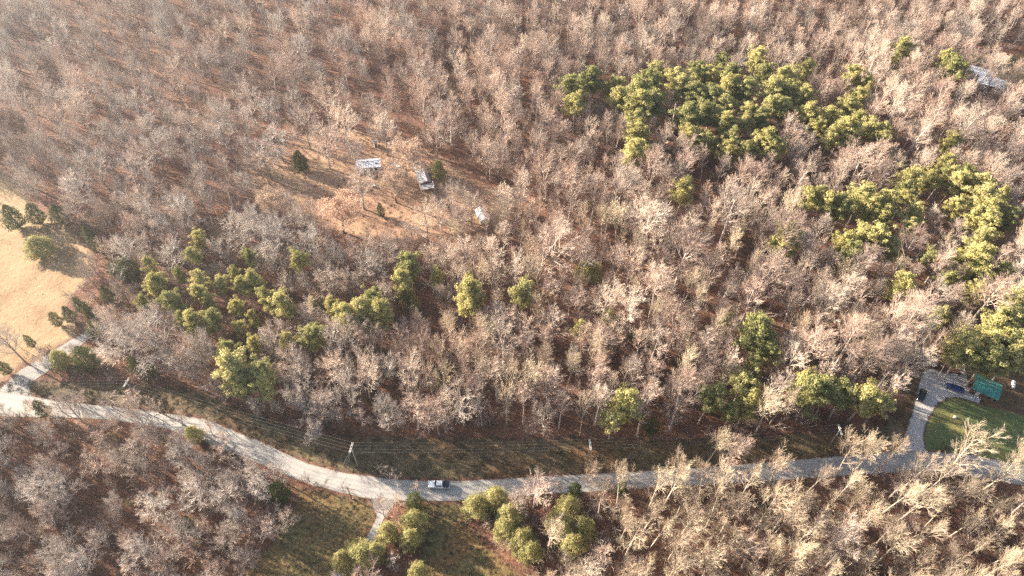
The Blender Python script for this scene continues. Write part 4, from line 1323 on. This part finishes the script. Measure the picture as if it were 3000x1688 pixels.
# things in the clearing
p = spot(1158, 558)
root = empty("utility_trailer", (p.x, p.y, .02), math.radians(-68), label='low open trailer with pale side rails left of the grey roofed house', category='trailer')
MB().box(-2.0, 2.0, -.9, .9, .5, .58).build("deck", M['rust'], root)
for s in (-1, 1):
    MB().box(-2.0, 2.0, s * .9 - .05, s * .9 + .05, .8, .9).build("side_rail", M['pale_wood'], root)
    for x in (-1.9, 0, 1.9):
        MB().box(x - .04, x + .04, s * .9 - .04, s * .9 + .04, .58, .8).build("stake", M['rust'], root)
    MB().tube((.0, s * 1.0, .33), (.0, s * 1.2, .33), .33, .33, 14).build("wheel", M['rubber'], root)
MB().tube((2.0, .4, .5), (3.2, 0, .45), .05, .05, 6).tube((2.0, -.4, .5), (3.2, 0, .45), .05, .05, 6).build("tow_bar", M['rust'], root)
p = spot(1164, 487)
rings = []
for k in range(9):
    t = -1 + 2 * k / 8
    w = .75 * (1 - max(0, t) ** 2.2) + .06
    rings.append([(t * 2.1, -w, .05), (t * 2.1, -w * .8, .45 + .1 * t), (t * 2.1, 0, .62 + .1 * t), (t * 2.1, w * .8, .45 + .1 * t), (t * 2.1, w, .05)])
MB().loft(rings).build("upturned_boat", M['white_wall'], loc=(p.x, p.y, 0), rz=math.radians(-38), label='long narrow white hull lying between the trailer home and the grey roofed house', category='boat')
p = spot(1095, 548)
root = empty("storage_box", (p.x, p.y, 0), .3, label='small pale box with a dark side standing below the white trailer home', category='box')
MB().box(-.5, .5, -.4, .4, 0, .7).build("bin", M['rust'], root)
MB().box(-.54, .54, -.44, .44, .7, .8).build("lid", M['white_wall'], root)

def log(u0, v0, u1, v1, r, label):
    a, b = spot(u0, v0), spot(u1, v1)
    n = 7
    mb = MB()
    q = None
    for k in range(n + 1):
        t = k / n
        p = a.lerp(b, t) + Vector((random.uniform(-.12, .12), random.uniform(-.12, .12), r + .1 + .05 * math.sin(k)))
        if q is not None:
            mb.tube(q, p, r * (1 - .6 * (k - 1) / n), r * (1 - .6 * k / n), 7)
        q = p
    for k in range(5):
        t = random.uniform(.4, .95)
        p = a.lerp(b, t) + Vector((0, 0, r + .1))
        mb.tube(p, p + Vector((random.uniform(-1, 1), random.uniform(-1, 1), random.uniform(.2, 1))), r * .3, r * .1, 4)
    mb.build("fallen_log", M['pale_wood'], label=label, category='log', group='fallen trunks')
log(140, 1432, 52, 1345, .28, 'pale fallen trunk lying in the lower left woods')
log(2765, 842, 2802, 765, .3, 'pale broken trunk lying in the dark gap left of the right pines')
log(2710, 830, 2795, 778, .14, 'thin fallen trunk crossing the dark gap left of the right pines')
log(1795, 600, 1818, 625, .16, 'pale fallen trunk above the centre right woods')
log(2800, 1374, 2826, 1394, .12, 'thin pale log on the far right stretch of road edge')

# ---------------------------------------------------------------- haze
hm = bpy.data.materials.new("haze_air")
hm.use_nodes = True
nt = hm.node_tree
nt.nodes.clear()
out = nt.nodes.new("ShaderNodeOutputMaterial")
pv = nt.nodes.new("ShaderNodeVolumePrincipled")
pv.inputs["Color"].default_value = (0.84, 0.92, 1.0, 1)
pv.inputs["Density"].default_value = 0.00017
pv.inputs["Anisotropy"].default_value = 0.72
nt.links.new(pv.outputs[0], out.inputs["Volume"])
hz = MB().box(-905, 905, -705, 1105, -1.0, 190.0)
hz.build("haze", hm, kind='stuff', label='thin pale haze lying over the whole woods', category='haze')
